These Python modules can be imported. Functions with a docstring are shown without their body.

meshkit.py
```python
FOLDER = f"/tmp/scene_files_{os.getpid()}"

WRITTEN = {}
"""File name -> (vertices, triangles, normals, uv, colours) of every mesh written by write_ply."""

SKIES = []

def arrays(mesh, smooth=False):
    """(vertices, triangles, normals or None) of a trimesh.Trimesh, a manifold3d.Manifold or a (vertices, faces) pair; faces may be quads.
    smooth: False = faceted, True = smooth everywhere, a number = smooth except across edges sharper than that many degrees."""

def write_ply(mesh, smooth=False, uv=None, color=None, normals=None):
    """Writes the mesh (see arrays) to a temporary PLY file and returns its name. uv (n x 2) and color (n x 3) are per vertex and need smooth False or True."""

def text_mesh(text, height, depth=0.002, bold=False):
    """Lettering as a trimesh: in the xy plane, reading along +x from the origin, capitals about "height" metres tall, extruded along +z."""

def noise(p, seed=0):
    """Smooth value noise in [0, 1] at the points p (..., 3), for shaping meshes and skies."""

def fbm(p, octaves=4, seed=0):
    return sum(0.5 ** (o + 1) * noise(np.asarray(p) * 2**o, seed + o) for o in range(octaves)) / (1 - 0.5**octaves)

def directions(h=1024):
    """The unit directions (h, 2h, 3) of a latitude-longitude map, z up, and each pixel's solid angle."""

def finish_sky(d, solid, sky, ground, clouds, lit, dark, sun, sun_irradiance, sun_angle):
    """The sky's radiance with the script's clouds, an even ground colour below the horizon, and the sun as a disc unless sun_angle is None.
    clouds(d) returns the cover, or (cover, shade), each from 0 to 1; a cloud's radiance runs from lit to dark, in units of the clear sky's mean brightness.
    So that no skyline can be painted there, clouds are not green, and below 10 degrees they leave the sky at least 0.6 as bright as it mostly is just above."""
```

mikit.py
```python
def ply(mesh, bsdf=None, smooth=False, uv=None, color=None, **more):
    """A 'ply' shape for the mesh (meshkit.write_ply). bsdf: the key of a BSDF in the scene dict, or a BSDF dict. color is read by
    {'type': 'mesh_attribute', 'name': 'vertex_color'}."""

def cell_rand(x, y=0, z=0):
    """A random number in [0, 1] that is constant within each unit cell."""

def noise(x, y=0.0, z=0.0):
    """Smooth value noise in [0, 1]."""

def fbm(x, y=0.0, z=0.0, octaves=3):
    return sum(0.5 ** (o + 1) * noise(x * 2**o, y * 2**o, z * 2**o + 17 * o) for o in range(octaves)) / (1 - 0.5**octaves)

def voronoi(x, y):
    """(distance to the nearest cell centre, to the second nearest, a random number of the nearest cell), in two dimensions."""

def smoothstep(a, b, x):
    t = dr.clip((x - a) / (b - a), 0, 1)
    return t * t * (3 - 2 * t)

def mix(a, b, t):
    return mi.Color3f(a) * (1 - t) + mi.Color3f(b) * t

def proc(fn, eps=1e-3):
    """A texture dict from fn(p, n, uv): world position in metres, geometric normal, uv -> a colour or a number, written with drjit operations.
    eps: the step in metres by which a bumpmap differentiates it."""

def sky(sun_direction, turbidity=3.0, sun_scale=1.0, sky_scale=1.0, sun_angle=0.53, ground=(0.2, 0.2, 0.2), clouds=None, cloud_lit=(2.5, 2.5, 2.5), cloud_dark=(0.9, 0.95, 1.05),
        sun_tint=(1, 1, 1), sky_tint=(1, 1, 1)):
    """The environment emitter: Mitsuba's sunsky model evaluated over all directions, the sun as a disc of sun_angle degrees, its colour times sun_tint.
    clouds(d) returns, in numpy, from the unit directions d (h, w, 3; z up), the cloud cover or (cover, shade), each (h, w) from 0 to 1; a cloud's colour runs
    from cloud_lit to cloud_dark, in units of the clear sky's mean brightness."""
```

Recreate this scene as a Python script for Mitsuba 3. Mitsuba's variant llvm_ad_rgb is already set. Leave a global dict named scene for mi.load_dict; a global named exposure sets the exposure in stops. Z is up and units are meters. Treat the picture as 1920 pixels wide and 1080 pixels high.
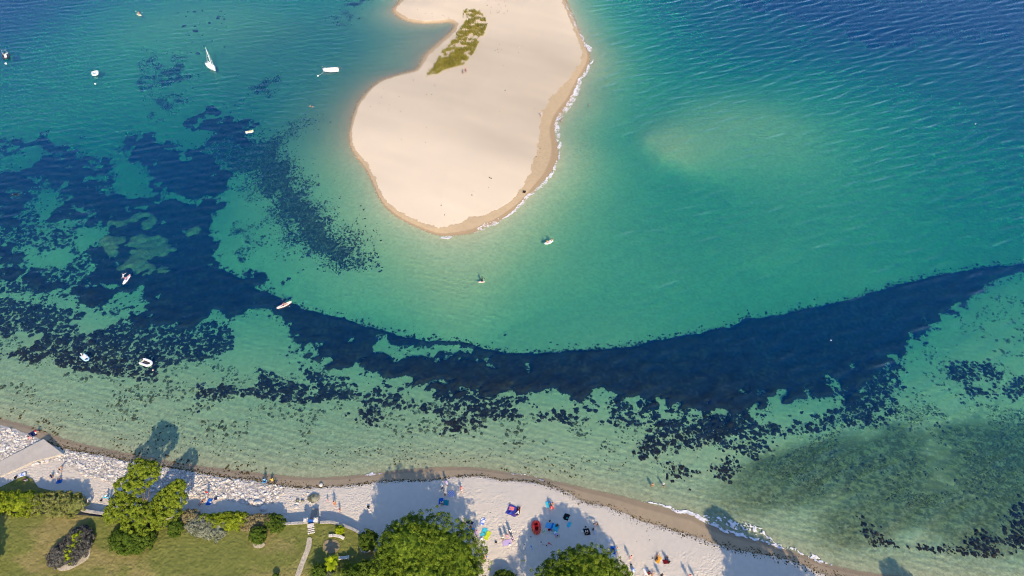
import math, random
import numpy as np, trimesh, shapely, manifold3d as m3
from shapely.geometry import Polygon, LineString, Point
from scipy.spatial import cKDTree
from scipy.interpolate import RBFInterpolator, RegularGridInterpolator
import mitsuba as mi, mikit, meshkit
import drjit as dr
T = mi.ScalarTransform4f

# ---------------------------------------------------------------- camera, sky, exposure
H_CAM, PITCH, FOV = 120.0, math.radians(46.0), 71.5
exposure = 2.1
scene, labels = {}, {}
scene['camera'] = dict(type='perspective', fov=FOV, fov_axis='x', near_clip=1.0, far_clip=6000.0,
    to_world=T().look_at(origin=[0, 0, H_CAM], target=[0, math.cos(PITCH) * 100, H_CAM - math.sin(PITCH) * 100], up=[0, 0, 1]))
SUN_E, SUN_AZ = math.radians(33.0), math.radians(16.0)
sun = [math.sin(SUN_AZ) * math.cos(SUN_E), -math.cos(SUN_AZ) * math.cos(SUN_E), math.sin(SUN_E)]
scene['sky'] = mikit.sky(sun, turbidity=3, sky_scale=1.5, sky_tint=(0.97, 0.97, 1.10))

# survey of the place: the bearings of a point as read from the drone, turned into metres on level z
FPX = 960 / math.tan(math.radians(FOV) / 2)
def ground(u, v, z=0.0):
    x, y = (u - 960) / FPX, (v - 540) / FPX
    d = np.array([x, math.cos(PITCH) - y * math.sin(PITCH), -math.sin(PITCH) - y * math.cos(PITCH)])
    t = (z - H_CAM) / d[2]
    return np.array([d[0] * t, d[1] * t])
def line(pts, z=0.0):
    return np.array([ground(u, v, z) for u, v in pts])
def dense(p, step=0.3, closed=False):
    p = np.vstack([p, p[:1]]) if closed else p
    out = []
    for a, b in zip(p[:-1], p[1:]):
        n = max(1, int(np.hypot(*(b - a)) / step))
        out.append(a + (b - a) * (np.arange(n) / n)[:, None])
    return np.vstack(out + [p[-1:]])
def curve(p, n=4, closed=False):
    """Catmull-Rom through the points"""
    p = np.asarray(p, float)
    q = np.vstack([p[-1:], p, p[:2]]) if closed else np.vstack([2 * p[0] - p[1], p, 2 * p[-1] - p[-2]])
    out = []
    for i in range(len(q) - 3):
        a, b, c, d = q[i:i + 4]
        for t in np.arange(n) / n:
            out.append(0.5 * (2 * b + (c - a) * t + (2 * a - 5 * b + 4 * c - d) * t * t + (3 * b - a - 3 * c + d) * t ** 3))
    if not closed:
        out.append(q[-2])
    return np.array(out)
rng = np.random.default_rng(7)

# ---------------------------------------------------------------- materials
def mat(key, b):
    scene[key] = b
    return key
def diffuse(col, two=True):
    b = {'type': 'diffuse', 'reflectance': col if isinstance(col, dict) else {'type': 'rgb', 'value': list(col)}}
    return {'type': 'twosided', 'inner': b} if two else b
_cols = {}
def col(r, g, b, rough=None):
    """a plain material, made once per colour (linear base colour)"""
    k = (round(r, 3), round(g, 3), round(b, 3), rough)
    if k not in _cols:
        key = 'paint_%d' % len(_cols)
        if rough is None:
            scene[key] = diffuse((r, g, b))
        else:
            scene[key] = {'type': 'twosided', 'inner': {'type': 'principled', 'base_color': {'type': 'rgb', 'value': [r, g, b]}, 'roughness': rough, 'specular': 0.5}}
        _cols[k] = key
    return _cols[k]
ss, mix, nz, fbm = mikit.smoothstep, mikit.mix, mikit.noise, mikit.fbm

def sand_colour(p, n, uv):
    big = fbm(p.x * 0.035, p.y * 0.06, 3.0)
    fine = nz(p.x * 1.7, p.y * 1.7) * 0.6 + nz(p.x * 5.1, p.y * 5.1) * 0.4
    far = ss(85, 125, p.y)
    dry = mix([0.64, 0.578, 0.495], [0.65, 0.556, 0.428], far) * (0.90 + 0.13 * big + (0.09 - 0.07 * far) * (fine - 0.5))
    damp = mix([0.36, 0.285, 0.195], [0.475, 0.37, 0.24], far) * (0.92 + 0.16 * fine)
    swash = mix([0.29, 0.23, 0.16], [0.37, 0.275, 0.175], far) * (0.95 + 0.1 * fine)
    edge = 0.5 + 0.16 * (fbm(p.x * 0.45, p.y * 0.45, 9.0, 4) - 0.5)
    band = fbm((p.x * 0.5 + p.y * 0.9) * 0.045, (p.x * 0.9 - p.y * 0.5) * 0.011, 6.0, 4)
    dry = dry * (1.0 + far * 0.62 * (band - 0.5))
    c = mix(damp, dry, ss(edge - 0.012, edge + 0.012, p.z))
    c = mix(swash, c, ss(0.13, 0.20, p.z + 0.06 * (big - 0.5)))
    under = mix([0.365, 0.40, 0.26], [0.455, 0.40, 0.235], ss(-0.3, -1.4, p.z)) * (0.86 + 0.28 * fine)
    shingle = mikit.voronoi(p.x * 2.6, p.y * 2.6)
    grit = mix([0.11, 0.118, 0.072], [0.325, 0.355, 0.235], shingle[2]) * (0.8 + 0.4 * fine)
    mud = ss(75, 25, dr.sqrt(dr.square((p.x + 38) * 0.8) + dr.square(p.y - 218))) * 0.8 + 0.35 * ss(-40, -80, p.x) * ss(120, 150, p.y)
    under = mix(under, [0.25, 0.215, 0.165], dr.minimum(mud, 0.9))
    def bed(cx, cy, rx, ry): return dr.exp(-dr.square((p.x - cx) / rx) - dr.square((p.y - cy - 0.25 * (p.x - cx)) / ry))
    wander = fbm(p.x * 0.085, p.y * 0.11, 2.0, 4)
    film = dr.maximum(dr.maximum(bed(58, 68, 15, 5.5), bed(78, 72, 19, 8)), dr.maximum(bed(90, 66, 20, 10), bed(72, 62, 15, 5.5))) * (3.6 * wander - 0.40)
    grain = 0.55 * nz(p.x * 1.3, p.y * 1.6, 3.0) + 0.45 * nz(p.x * 3.4, p.y * 3.9)
    under = mix(under, mix([0.045, 0.054, 0.018], [0.19, 0.19, 0.09], ss(0.2, 0.85, grain)), ss(0.05, 0.65, film + 0.5 * (grain - 0.5)) * 0.93)
    near = ss(1.0, 0.0, (p.y - 66) / 26 + (p.x + 15) / 110 + 0.5 * (fbm(p.x * .08, p.y * .08, 5.) - 0.5))
    under = mix(under, grit, 0.40 * near)
    return mix(under, c, ss(-0.02, 0.03, p.z))
def sand_relief(p, n, uv):
    fv = mikit.voronoi(p.x * 2.5 + 0.6 * nz(p.x * .8, p.y * .8), p.y * 3.0)
    dents = 0.9 * ss(0.0, 0.55, fv[0]) + 0.8 * nz(p.x * 2.6, p.y * 3.0) + 0.5 * nz(p.x * 5.7 + 9, p.y * 5.7)
    wet = ss(0.45, 0.6, p.z)
    beach = ss(100, 85, p.y)
    w = nz(p.x * 0.5, p.y * 0.5) * 3
    wx, wy = p.x + 0.5 * nz(p.x * 0.9, p.y * 0.9), p.y + 0.5 * nz(p.x * 0.9, p.y * 0.9, 7.0)
    va = mikit.voronoi(wx * 0.85, wy * 1.1)
    rip = 0.9 * va[0] + 0.35 * dr.sin(p.y * 4.2 + p.x * 1.2 + w) + 0.7 * nz(p.x * 2.3, p.y * 2.9)
    under = ss(0.0, -0.25, p.z)
    return 0.066 * dents * wet * (0.25 + 0.75 * beach) + 0.06 * rip * under
mat('m_sand', {'type': 'bumpmap', 'arbitrary': mikit.proc(sand_relief, eps=0.05), 'scale': 1.0, 'bsdf': diffuse(mikit.proc(sand_colour), False)})

def grass_colour(p, n, uv):
    a = fbm(p.x * 0.14, p.y * 0.2, 1.0, 4)
    b = nz(p.x * 3.5, p.y * 3.5) * 0.5 + nz(p.x * 1.2, p.y * 1.6, 4.0) * 0.5
    left = ss(-58, -70, p.x + 6 * (a - .5)) * ss(51, 46, p.y)
    dryc = mix([0.185, 0.165, 0.06], [0.29, 0.245, 0.10], b)
    grn = mix([0.115, 0.135, 0.035], [0.195, 0.205, 0.06], b)
    t = ss(0.41, 0.68, a + 0.10 * (b - 0.5) - 0.22 * left - 0.14 * ss(-34.8, -33.2, p.x + 0.2 * (p.y - 48)))
    return mix(grn, dryc, t)
mat('m_lawn', {'type': 'bumpmap', 'arbitrary': mikit.proc(lambda p, n, uv: 0.10 * nz(p.x * 3, p.y * 3) + 0.05 * nz(p.x * 8, p.y * 8), eps=0.05), 'scale': 1.0, 'bsdf': diffuse(mikit.proc(grass_colour), False)})
def leafy(key, dark, mid, light, s=1.6):
    def fn(p, n, uv):
        a = nz(p.x * s, p.y * s, p.z * s)
        b = nz(p.x * s * 4.1, p.y * s * 4.1, p.z * s * 4.1)
        return mix(mix(dark, mid, ss(0.15, 0.55, a * 0.5 + b * 0.5)), light, ss(0.5, 0.85, a * 0.45 + b * 0.55))
    return mat(key, diffuse(mikit.proc(fn)))
leafy('m_pine', [0.045, 0.08, 0.010], [0.11, 0.17, 0.018], [0.23, 0.305, 0.036], 1.2)
leafy('m_maritime', [0.075, 0.115, 0.012], [0.155, 0.21, 0.022], [0.26, 0.32, 0.038])
leafy('m_hedge', [0.08, 0.115, 0.012], [0.17, 0.22, 0.018], [0.27, 0.33, 0.03])
leafy('m_hedge_pale', [0.09, 0.11, 0.03], [0.15, 0.17, 0.05], [0.27, 0.27, 0.11])
leafy('m_silver', [0.10, 0.12, 0.08], [0.19, 0.21, 0.15], [0.30, 0.31, 0.24])
leafy('m_heather', [0.035, 0.035, 0.035], [0.09, 0.09, 0.085], [0.17, 0.165, 0.15])
leafy('m_straw', [0.13, 0.11, 0.05], [0.22, 0.19, 0.10], [0.32, 0.28, 0.17])
leafy('m_lime', [0.12, 0.17, 0.01], [0.24, 0.31, 0.012], [0.34, 0.40, 0.02])
leafy('m_shrub', [0.03, 0.055, 0.010], [0.065, 0.11, 0.016], [0.11, 0.16, 0.028])
leafy('m_palm', [0.06, 0.085, 0.012], [0.13, 0.17, 0.025], [0.24, 0.29, 0.06])
leafy('m_marram', [0.13, 0.125, 0.022], [0.215, 0.20, 0.04], [0.36, 0.32, 0.11], 0.5)
leafy('m_weed', [0.012, 0.010, 0.010], [0.022, 0.019, 0.016], [0.042, 0.036, 0.026], 0.45)
leafy('m_shoal_weed', [0.035, 0.040, 0.024], [0.085, 0.09, 0.052], [0.17, 0.17, 0.10], 0.7)
leafy('m_algae', [0.045, 0.052, 0.018], [0.09, 0.095, 0.035], [0.16, 0.155, 0.07], 1.2)
leafy('m_wrack', [0.035, 0.027, 0.012], [0.075, 0.058, 0.024], [0.15, 0.12, 0.055], 2.0)
leafy('m_reef', [0.10, 0.10, 0.065], [0.16, 0.155, 0.095], [0.24, 0.225, 0.14], 0.6)
leafy('m_stone', [0.32, 0.29, 0.25], [0.63, 0.60, 0.56], [0.76, 0.74, 0.71], 1.7)
leafy('m_wallstone', [0.24, 0.235, 0.225], [0.36, 0.35, 0.33], [0.47, 0.455, 0.42], 1.5)
leafy('m_bark', [0.07, 0.055, 0.04], [0.12, 0.095, 0.07], [0.20, 0.165, 0.13], 3.0)
mat('m_concrete', diffuse(mikit.proc(lambda p, n, uv: mix([0.40, 0.375, 0.34], [0.49, 0.46, 0.42], fbm(p.x * 0.8, p.y * 0.8, 2.0, 4)) * (0.95 + 0.1 * nz(p.x * 9, p.y * 9)))))
mat('m_gravel', diffuse(mikit.proc(lambda p, n, uv: mix([0.33, 0.29, 0.22], [0.56, 0.51, 0.42], nz(p.x * 5, p.y * 5) * 0.6 + 0.4 * nz(p.x * 1.5, p.y * 1.5)))))
mat('m_shingle', diffuse(mikit.proc(lambda p, n, uv: mix([0.24, 0.22, 0.20], [0.60, 0.565, 0.52], mikit.voronoi(p.x * 3.1, p.y * 3.1)[2] * 0.75 + 0.25 * nz(p.x * 0.9, p.y * 0.9)))))
mat('m_bed', diffuse(mikit.proc(lambda p, n, uv: mix([0.19, 0.16, 0.09], [0.33, 0.27, 0.18], nz(p.x * 4, p.y * 4) * 0.5 + 0.5 * nz(p.x * 1.1, p.y * 1.1)))))
mat('m_foam', diffuse(mikit.proc(lambda p, n, uv: mix([0.52, 0.53, 0.56], [0.80, 0.80, 0.81], nz(p.x * 2.5, p.y * 2.5)))))
WHITE = col(0.78, 0.78, 0.76, 0.35)

# ---------------------------------------------------------------- entries
def number(name):
    k, i = name, 0
    while k in scene or any(x.startswith(k + '__') for x in _roots.get(k, ())):
        i += 1
        k = f'{name}_{i:03d}'
    return k
_roots, _used = {}, {}
def new(name, label=None, cat=None, group=None, kind=None):
    i = _used.get(name, -1) + 1
    _used[name] = i
    key = name if i == 0 else f'{name}_{i:03d}'
    e = {}
    if label: e['label'] = label
    if cat: e['category'] = cat
    if group: e['group'] = group
    if kind: e['kind'] = kind
    if e: labels[key] = e
    return key
def part(parent, name, mesh, m, smooth=False, M=None, label=None, kind=None):
    key = new(f'{parent}__{name}', label=label, kind=kind)
    d = mesh if isinstance(mesh, dict) else mikit.ply(mesh, smooth=smooth)
    d = dict(d)
    d['bsdf'] = {'type': 'ref', 'id': m}
    if M is not None: d['to_world'] = M
    scene[key] = d
    return key
def solid(name, mesh, m, smooth=False, M=None, **tags):
    key = new(name, **tags)
    d = dict(mesh if isinstance(mesh, dict) else mikit.ply(mesh, smooth=smooth))
    d['bsdf'] = {'type': 'ref', 'id': m}
    if M is not None: d['to_world'] = M
    scene[key] = d
    return key
def pose(x, y, z, deg=0, s=1.0):
    return T().translate([float(x), float(y), float(z)]).rotate([0, 0, 1], float(deg)).scale(float(s))

# ---------------------------------------------------------------- mesh helpers
def tube(points, radii, sides=8, cap=True):
    p = np.asarray(points, float); r = np.broadcast_to(radii, (len(p),)).astype(float)
    t = np.gradient(p, axis=0); t /= np.linalg.norm(t, axis=1, keepdims=True) + 1e-12
    ref = np.array([0, 0, 1.0]) if abs(t[:, 2]).mean() < 0.8 else np.array([1.0, 0, 0])
    a = np.cross(t, ref); a /= np.linalg.norm(a, axis=1, keepdims=True) + 1e-12
    b = np.cross(t, a); th = np.arange(sides) * 2 * np.pi / sides
    v = p[:, None] + r[:, None, None] * (np.cos(th)[None, :, None] * a[:, None] + np.sin(th)[None, :, None] * b[:, None])
    i, j = np.meshgrid(np.arange(len(p) - 1), np.arange(sides), indexing='ij')
    q = np.stack([i * sides + j, i * sides + (j + 1) % sides, (i + 1) * sides + (j + 1) % sides, (i + 1) * sides + j], -1).reshape(-1, 4)
    f = np.vstack([q[:, [0, 2, 1]], q[:, [0, 3, 2]]]); v = v.reshape(-1, 3)
    if cap:
        n = len(v); v = np.vstack([v, p[:1], p[-1:]]); k = np.arange(sides); e = (len(p) - 1) * sides
        f = np.vstack([f, np.stack([k, (k + 1) % sides, k * 0 + n], 1), np.stack([e + (k + 1) % sides, e + k, k * 0 + n + 1], 1)])
    return trimesh.Trimesh(v, f, process=False)
def box(x, y, z, cx=0, cy=0, cz=0, bevel=0.0, rot=0):
    if bevel:
        s = m3.Manifold.sphere(bevel, 8)
        pts = [s.translate([cx + i * (x / 2 - bevel), cy + j * (y / 2 - bevel), cz + k * (z / 2 - bevel)]) for i in (-1, 1) for j in (-1, 1) for k in (-1, 1)]
        m = m3.Manifold.batch_hull(pts).to_mesh()
        b = trimesh.Trimesh(m.vert_properties[:, :3], m.tri_verts, process=False)
    else:
        b = trimesh.creation.box([x, y, z]); b.apply_translation([cx, cy, cz])
    if rot: b.apply_transform(trimesh.transformations.rotation_matrix(rot, [0, 0, 1]))
    return b
def join(*ms): return trimesh.util.concatenate(list(ms))
def moved(m, x=0, y=0, z=0, deg=0):
    m = m.copy()
    if deg: m.apply_transform(trimesh.transformations.rotation_matrix(math.radians(deg), [0, 0, 1]))
    m.apply_translation([x, y, z]); return m
def ball(r, sub=2, c=(0, 0, 0), sc=(1, 1, 1)):
    m = trimesh.creation.icosphere(subdivisions=sub, radius=r); m.vertices *= np.array(sc); m.apply_translation(c); return m
def prism(poly, z0, z1):
    m = trimesh.creation.extrude_polygon(poly if hasattr(poly, 'exterior') else Polygon(poly), z1 - z0, engine='earcut'); m.apply_translation([0, 0, z0]); return m
def cloth(w, l, thick=0.03, wave=0.025, seed=0, n=8):
    """a towel spread on sand: thin, uneven, with real thickness; length along y"""
    r = np.random.default_rng(seed)
    xs, ys = np.linspace(-w / 2, w / 2, n), np.linspace(-l / 2, l / 2, n + 4)
    X, Y = np.meshgrid(xs, ys)
    X = X + 0.06 * w * np.sin(Y / l * 3 + r.uniform(0, 6)); Y = Y + 0.05 * l * np.sin(X / w * 3 + r.uniform(0, 6))
    Z = thick + wave * (meshkit.noise(np.stack([X * 5, Y * 5, X * 0 + seed], -1), seed))
    top = np.stack([X, Y, Z], -1).reshape(-1, 3); bot = top - [0, 0, thick * 0.9]
    N = len(xs); i, j = np.meshgrid(np.arange(N - 1), np.arange(len(ys) - 1)); a = (j * N + i).ravel()
    q = np.stack([a, a + 1, a + N + 1, a + N], 1); k = len(top)
    f = np.vstack([q[:, [0, 1, 2]], q[:, [0, 2, 3]], k + q[:, [0, 2, 1]], k + q[:, [0, 3, 2]]])
    loop = np.concatenate([np.arange(N), np.arange(2 * N - 1, k, N), np.arange(k - 2, k - N - 1, -1), np.arange(k - 2 * N, 0, -N)])
    l2 = np.roll(loop, -1)
    f = np.vstack([f, np.stack([loop, k + loop, l2], 1), np.stack([l2, k + loop, k + l2], 1)])
    return trimesh.Trimesh(np.vstack([top, bot]), f, process=False)

# ---------------------------------------------------------------- outlines (sandbar, shore)
BAR_W = [(760, -60), (752, -20), (746, 3), (735, 17), (741, 27), (752, 35), (768, 41), (788, 44), (808, 44), (826, 43), (840, 42), (851, 46), (846, 56), (834, 68), (821, 79), (806, 92), (795, 104), (787, 118), (781, 128), (764, 134), (742, 140), (720, 147), (704, 156), (688, 171), (675, 187), (666, 204), (660, 224), (656, 247), (657, 270), (666, 290), (684, 314), (699, 341), (709, 366), (724, 388), (748, 408), (778, 424), (806, 436), (830, 442), (858, 441), (886, 437), (912, 426), (939, 413), (966, 393), (990, 371), (1012, 347), (1032, 326), (1046, 300), (1047, 276), (1041, 252), (1042, 238), (1050, 222), (1060, 206), (1072, 190), (1080, 170), (1088, 148), (1099, 130), (1106, 112), (1103, 92), (1092, 70), (1080, 42), (1066, 10), (1058, -15), (1050, -60)]
BAR_D = [(770, -60), (760, -20), (754, 2), (742, 16), (748, 24), (760, 32), (776, 37), (800, 40.5), (828, 38.5), (845, 36.5), (858, 44), (853, 58), (840, 71), (827, 83), (813, 95), (801, 107), (792, 122), (784, 131.5), (764, 137.5), (742, 143), (722, 150), (706, 159), (690, 174), (678, 189), (669, 206), (662, 226), (659, 247), (660, 268), (669, 287), (690, 313), (704, 341), (714, 364), (730, 385), (752, 401), (778, 414), (806, 424), (828, 428), (850, 422), (880, 412), (910, 402), (938, 389), (960, 374), (980, 350), (995, 326), (1003, 300), (1009, 272), (1013, 248), (1014, 222), (1024, 199), (1040, 178), (1058, 158), (1074, 140), (1086, 122), (1092, 104), (1088, 84), (1080, 62), (1066, 30), (1054, 0), (1046, -25), (1040, -60)]
SHORE_W = [(-400, 690), (-150, 748), (0, 786), (60, 802), (120, 824), (180, 839), (240, 851), (300, 863), (364, 873), (420, 880), (480, 887), (560, 895), (640, 894), (700, 888), (760, 881), (820, 876), (860, 876), (900, 879), (950, 886), (1000, 895), (1050, 905), (1100, 916), (1150, 927), (1210, 942), (1250, 953), (1297, 963), (1332, 984), (1382, 1001), (1435, 1017), (1467, 1029), (1523, 1047), (1566, 1062), (1640, 1076), (1720, 1084), (1800, 1092), (1920, 1108), (2100, 1150), (2300, 1210)]
SHORE_D = [(-400, 712), (-150, 765), (0, 797), (40, 808), (74, 822), (113, 838), (142, 845), (190, 852), (237, 863), (300, 873), (364, 883), (415, 893), (474, 900), (527, 910), (563, 914), (604, 913), (646, 911), (693, 905), (747, 901), (800, 901), (847, 895), (895, 891), (930, 898), (975, 901), (1012, 906), (1060, 922), (1090, 939), (1125, 947), (1162, 959), (1200, 975), (1240, 987), (1282, 1000), (1336, 1018), (1382, 1031), (1460, 1045), (1509, 1061), (1541, 1074), (1620, 1092), (1720, 1108), (1920, 1140), (2100, 1190), (2300, 1260)]
WET = 0.5
bar_w = dense(curve(line(BAR_W), 4)); bar_d = dense(curve(line(BAR_D, WET), 4))
top = [ground(860, -95)]
P_BARW = Polygon(np.vstack([bar_w, [[bar_w[-1][0] + 10, 420], [bar_w[0][0] - 40, 420]]])).buffer(0)
P_BARD = Polygon(np.vstack([bar_d, [[bar_d[-1][0] + 8, 418], [bar_d[0][0] - 36, 418]]])).buffer(0)
sh_w = dense(curve(line(SHORE_W), 4)); sh_d = dense(curve(line(SHORE_D, WET), 4))
def landside(p):
    return Polygon(np.vstack([p, [[900, p[-1][1] - 150], [900, -300], [-900, -300], [-900, p[0][1] + 60]]])).buffer(0)
P_SHW, P_SHD = landside(sh_w), landside(sh_d)
KB_W, KB_D, KS_W, KS_D = (cKDTree(p) for p in (dense(np.array(P_BARW.exterior.coords)), dense(np.array(P_BARD.exterior.coords)), sh_w, sh_d))

# depth soundings: bearing and metres
SOUND = [(1190, 305, 4.4), (1172, 268, 4.8), (1214, 258, 1.5), (1245, 286, 1.45), (1285, 305, 1.6), (1340, 255, 1.7), (1260, 243, 1.6), (1300, 275, 1.55), (1400, 270, 1.9), (1480, 290, 2.2), (1560, 305, 3.0), (1260, 330, 3.9), (1330, 352, 3.5), (1400, 335, 2.9), (1110, 300, 4.2), (1130, 210, 4.8), (1150, 260, 4.8), (1100, 400, 3.6), (1200, 150, 6.0), (1290, 120, 6.6), (1420, 110, 6.4), (1180, 220, 4.8), (1260, 190, 3.2), (1150, 100, 5.6), (1250, 90, 7.0), (1340, 195, 2.1), (1440, 190, 2.6), (1150, 60, 4.6), (1260, 40, 7.0), (1430, 225, 1.9), (1500, 230, 2.2), (1500, 120, 5.2), (1350, 10, 8.0), (1500, 20, 12), (1700, 20, 14), (1900, 20, 13), (1640, 110, 7.0), (1800, 130, 7.0), (1900, 200, 6.5),
    (1720, 225, 4.4), (1900, 330, 5.6), (1600, 270, 3.4), (1660, 305, 3.6), (1430, 350, 2.9), (1150, 400, 3.7), (1000, 560, 3.1), (1040, 480, 2.6), (1250, 500, 3.3), (1150, 620, 3.3), (1450, 480, 3.2), (1700, 420, 4.2), (1880, 440, 5.2), (1600, 530, 3.7), (1800, 520, 4.6), (1650, 620, 5.2), (1450, 670, 5.0), (1550, 700, 4.0),
    (1250, 690, 4.8), (1000, 695, 4.8), (800, 660, 4.5), (700, 640, 4.3), (850, 735, 3.2), (1100, 745, 3.2), (1000, 745, 3.4), (1300, 750, 3.2), (1500, 740, 3.3), (1200, 790, 2.0), (900, 780, 2.0), (1750, 620, 3.4), (1880, 560, 3.0), (1850, 700, 2.0), (1700, 780, 1.7), (1500, 850, 1.5), (1800, 900, 1.4), (1900, 820, 1.8), (1300, 850, 1.1),
    (1000, 820, 1.5), (700, 800, 1.5), (500, 790, 1.35), (300, 760, 0.8), (100, 720, 0.7), (0, 700, 0.7), (200, 680, 1.3), (420, 700, 1.9), (520, 680, 2.3), (100, 620, 1.9), (250, 610, 2.8), (350, 600, 4.0), (430, 570, 5.0), (330, 480, 5.5), (240, 380, 5.2), (60, 500, 3.2), (120, 460, 2.7), (150, 400, 3.4),
    (40, 330, 5.5), (120, 290, 6.2), (250, 280, 5.4), (370, 330, 6.0), (60, 220, 3.7), (0, 120, 4.6), (60, 40, 7.0), (0, 0, 12), (150, 130, 3.4), (200, 30, 3.0), (300, 40, 2.1), (430, 40, 1.9), (550, 60, 2.2), (760, 90, 0.75), (800, 70, 0.4), (725, 115, 1.1), (735, 60, 1.6), (640, 20, 3.6), (690, -10, 5.0), (650, 80, 2.9), (600, 150, 2.7), (450, 130, 2.7), (320, 140, 3.2), (330, 200, 3.6), (480, 220, 3.9),
    (560, 240, 2.6), (570, 330, 2.7), (450, 380, 3.0), (430, 470, 3.0), (560, 450, 2.7), (520, 520, 3.1), (640, 560, 2.6), (740, 540, 2.3), (840, 560, 2.5), (620, 620, 4.2), (2200, 100, 14), (2200, 500, 6), (2300, 900, 3), (-300, 100, 10), (-300, 400, 6), (-300, 620, 2), (1500, -150, 18), (500, -150, 6), (100, -150, 14)]
S_xy = np.array([ground(u, v, -d) for u, v, d in SOUND]); S_d = np.array([s[2] for s in SOUND])
RBF = RBFInterpolator(S_xy, np.log(S_d), kernel='linear', smoothing=0.25, neighbors=24)

def spread(stops):
    out = [stops[0][0]]
    for (a, s), (b, s2) in zip(stops[:-1], stops[1:]):
        x = a
        while x < b - 1e-6:
            t = (x - a) / (b - a); x = min(b, x + s + (s2 - s) * t); out.append(x)
    return np.array(out)
half = spread([(0, 0.5), (100, 0.55), (190, 0.8), (225, 3.0), (450, 30), (1500, 200)])
GX = np.concatenate([-half[:0:-1], half])
GY = spread([(-60, 6), (30, 1.2), (44, 0.34), (100, 0.42), (200, 0.7), (275, 0.9), (330, 5), (420, 10), (800, 60), (2500, 200)])
XX, YY = np.meshgrid(GX, GY)
PTS = np.stack([XX.ravel(), YY.ravel()], -1)
def inside(poly, p=None):
    shapely.prepare(poly); p = PTS if p is None else p
    return shapely.contains_xy(poly, p[:, 0], p[:, 1])
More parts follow.
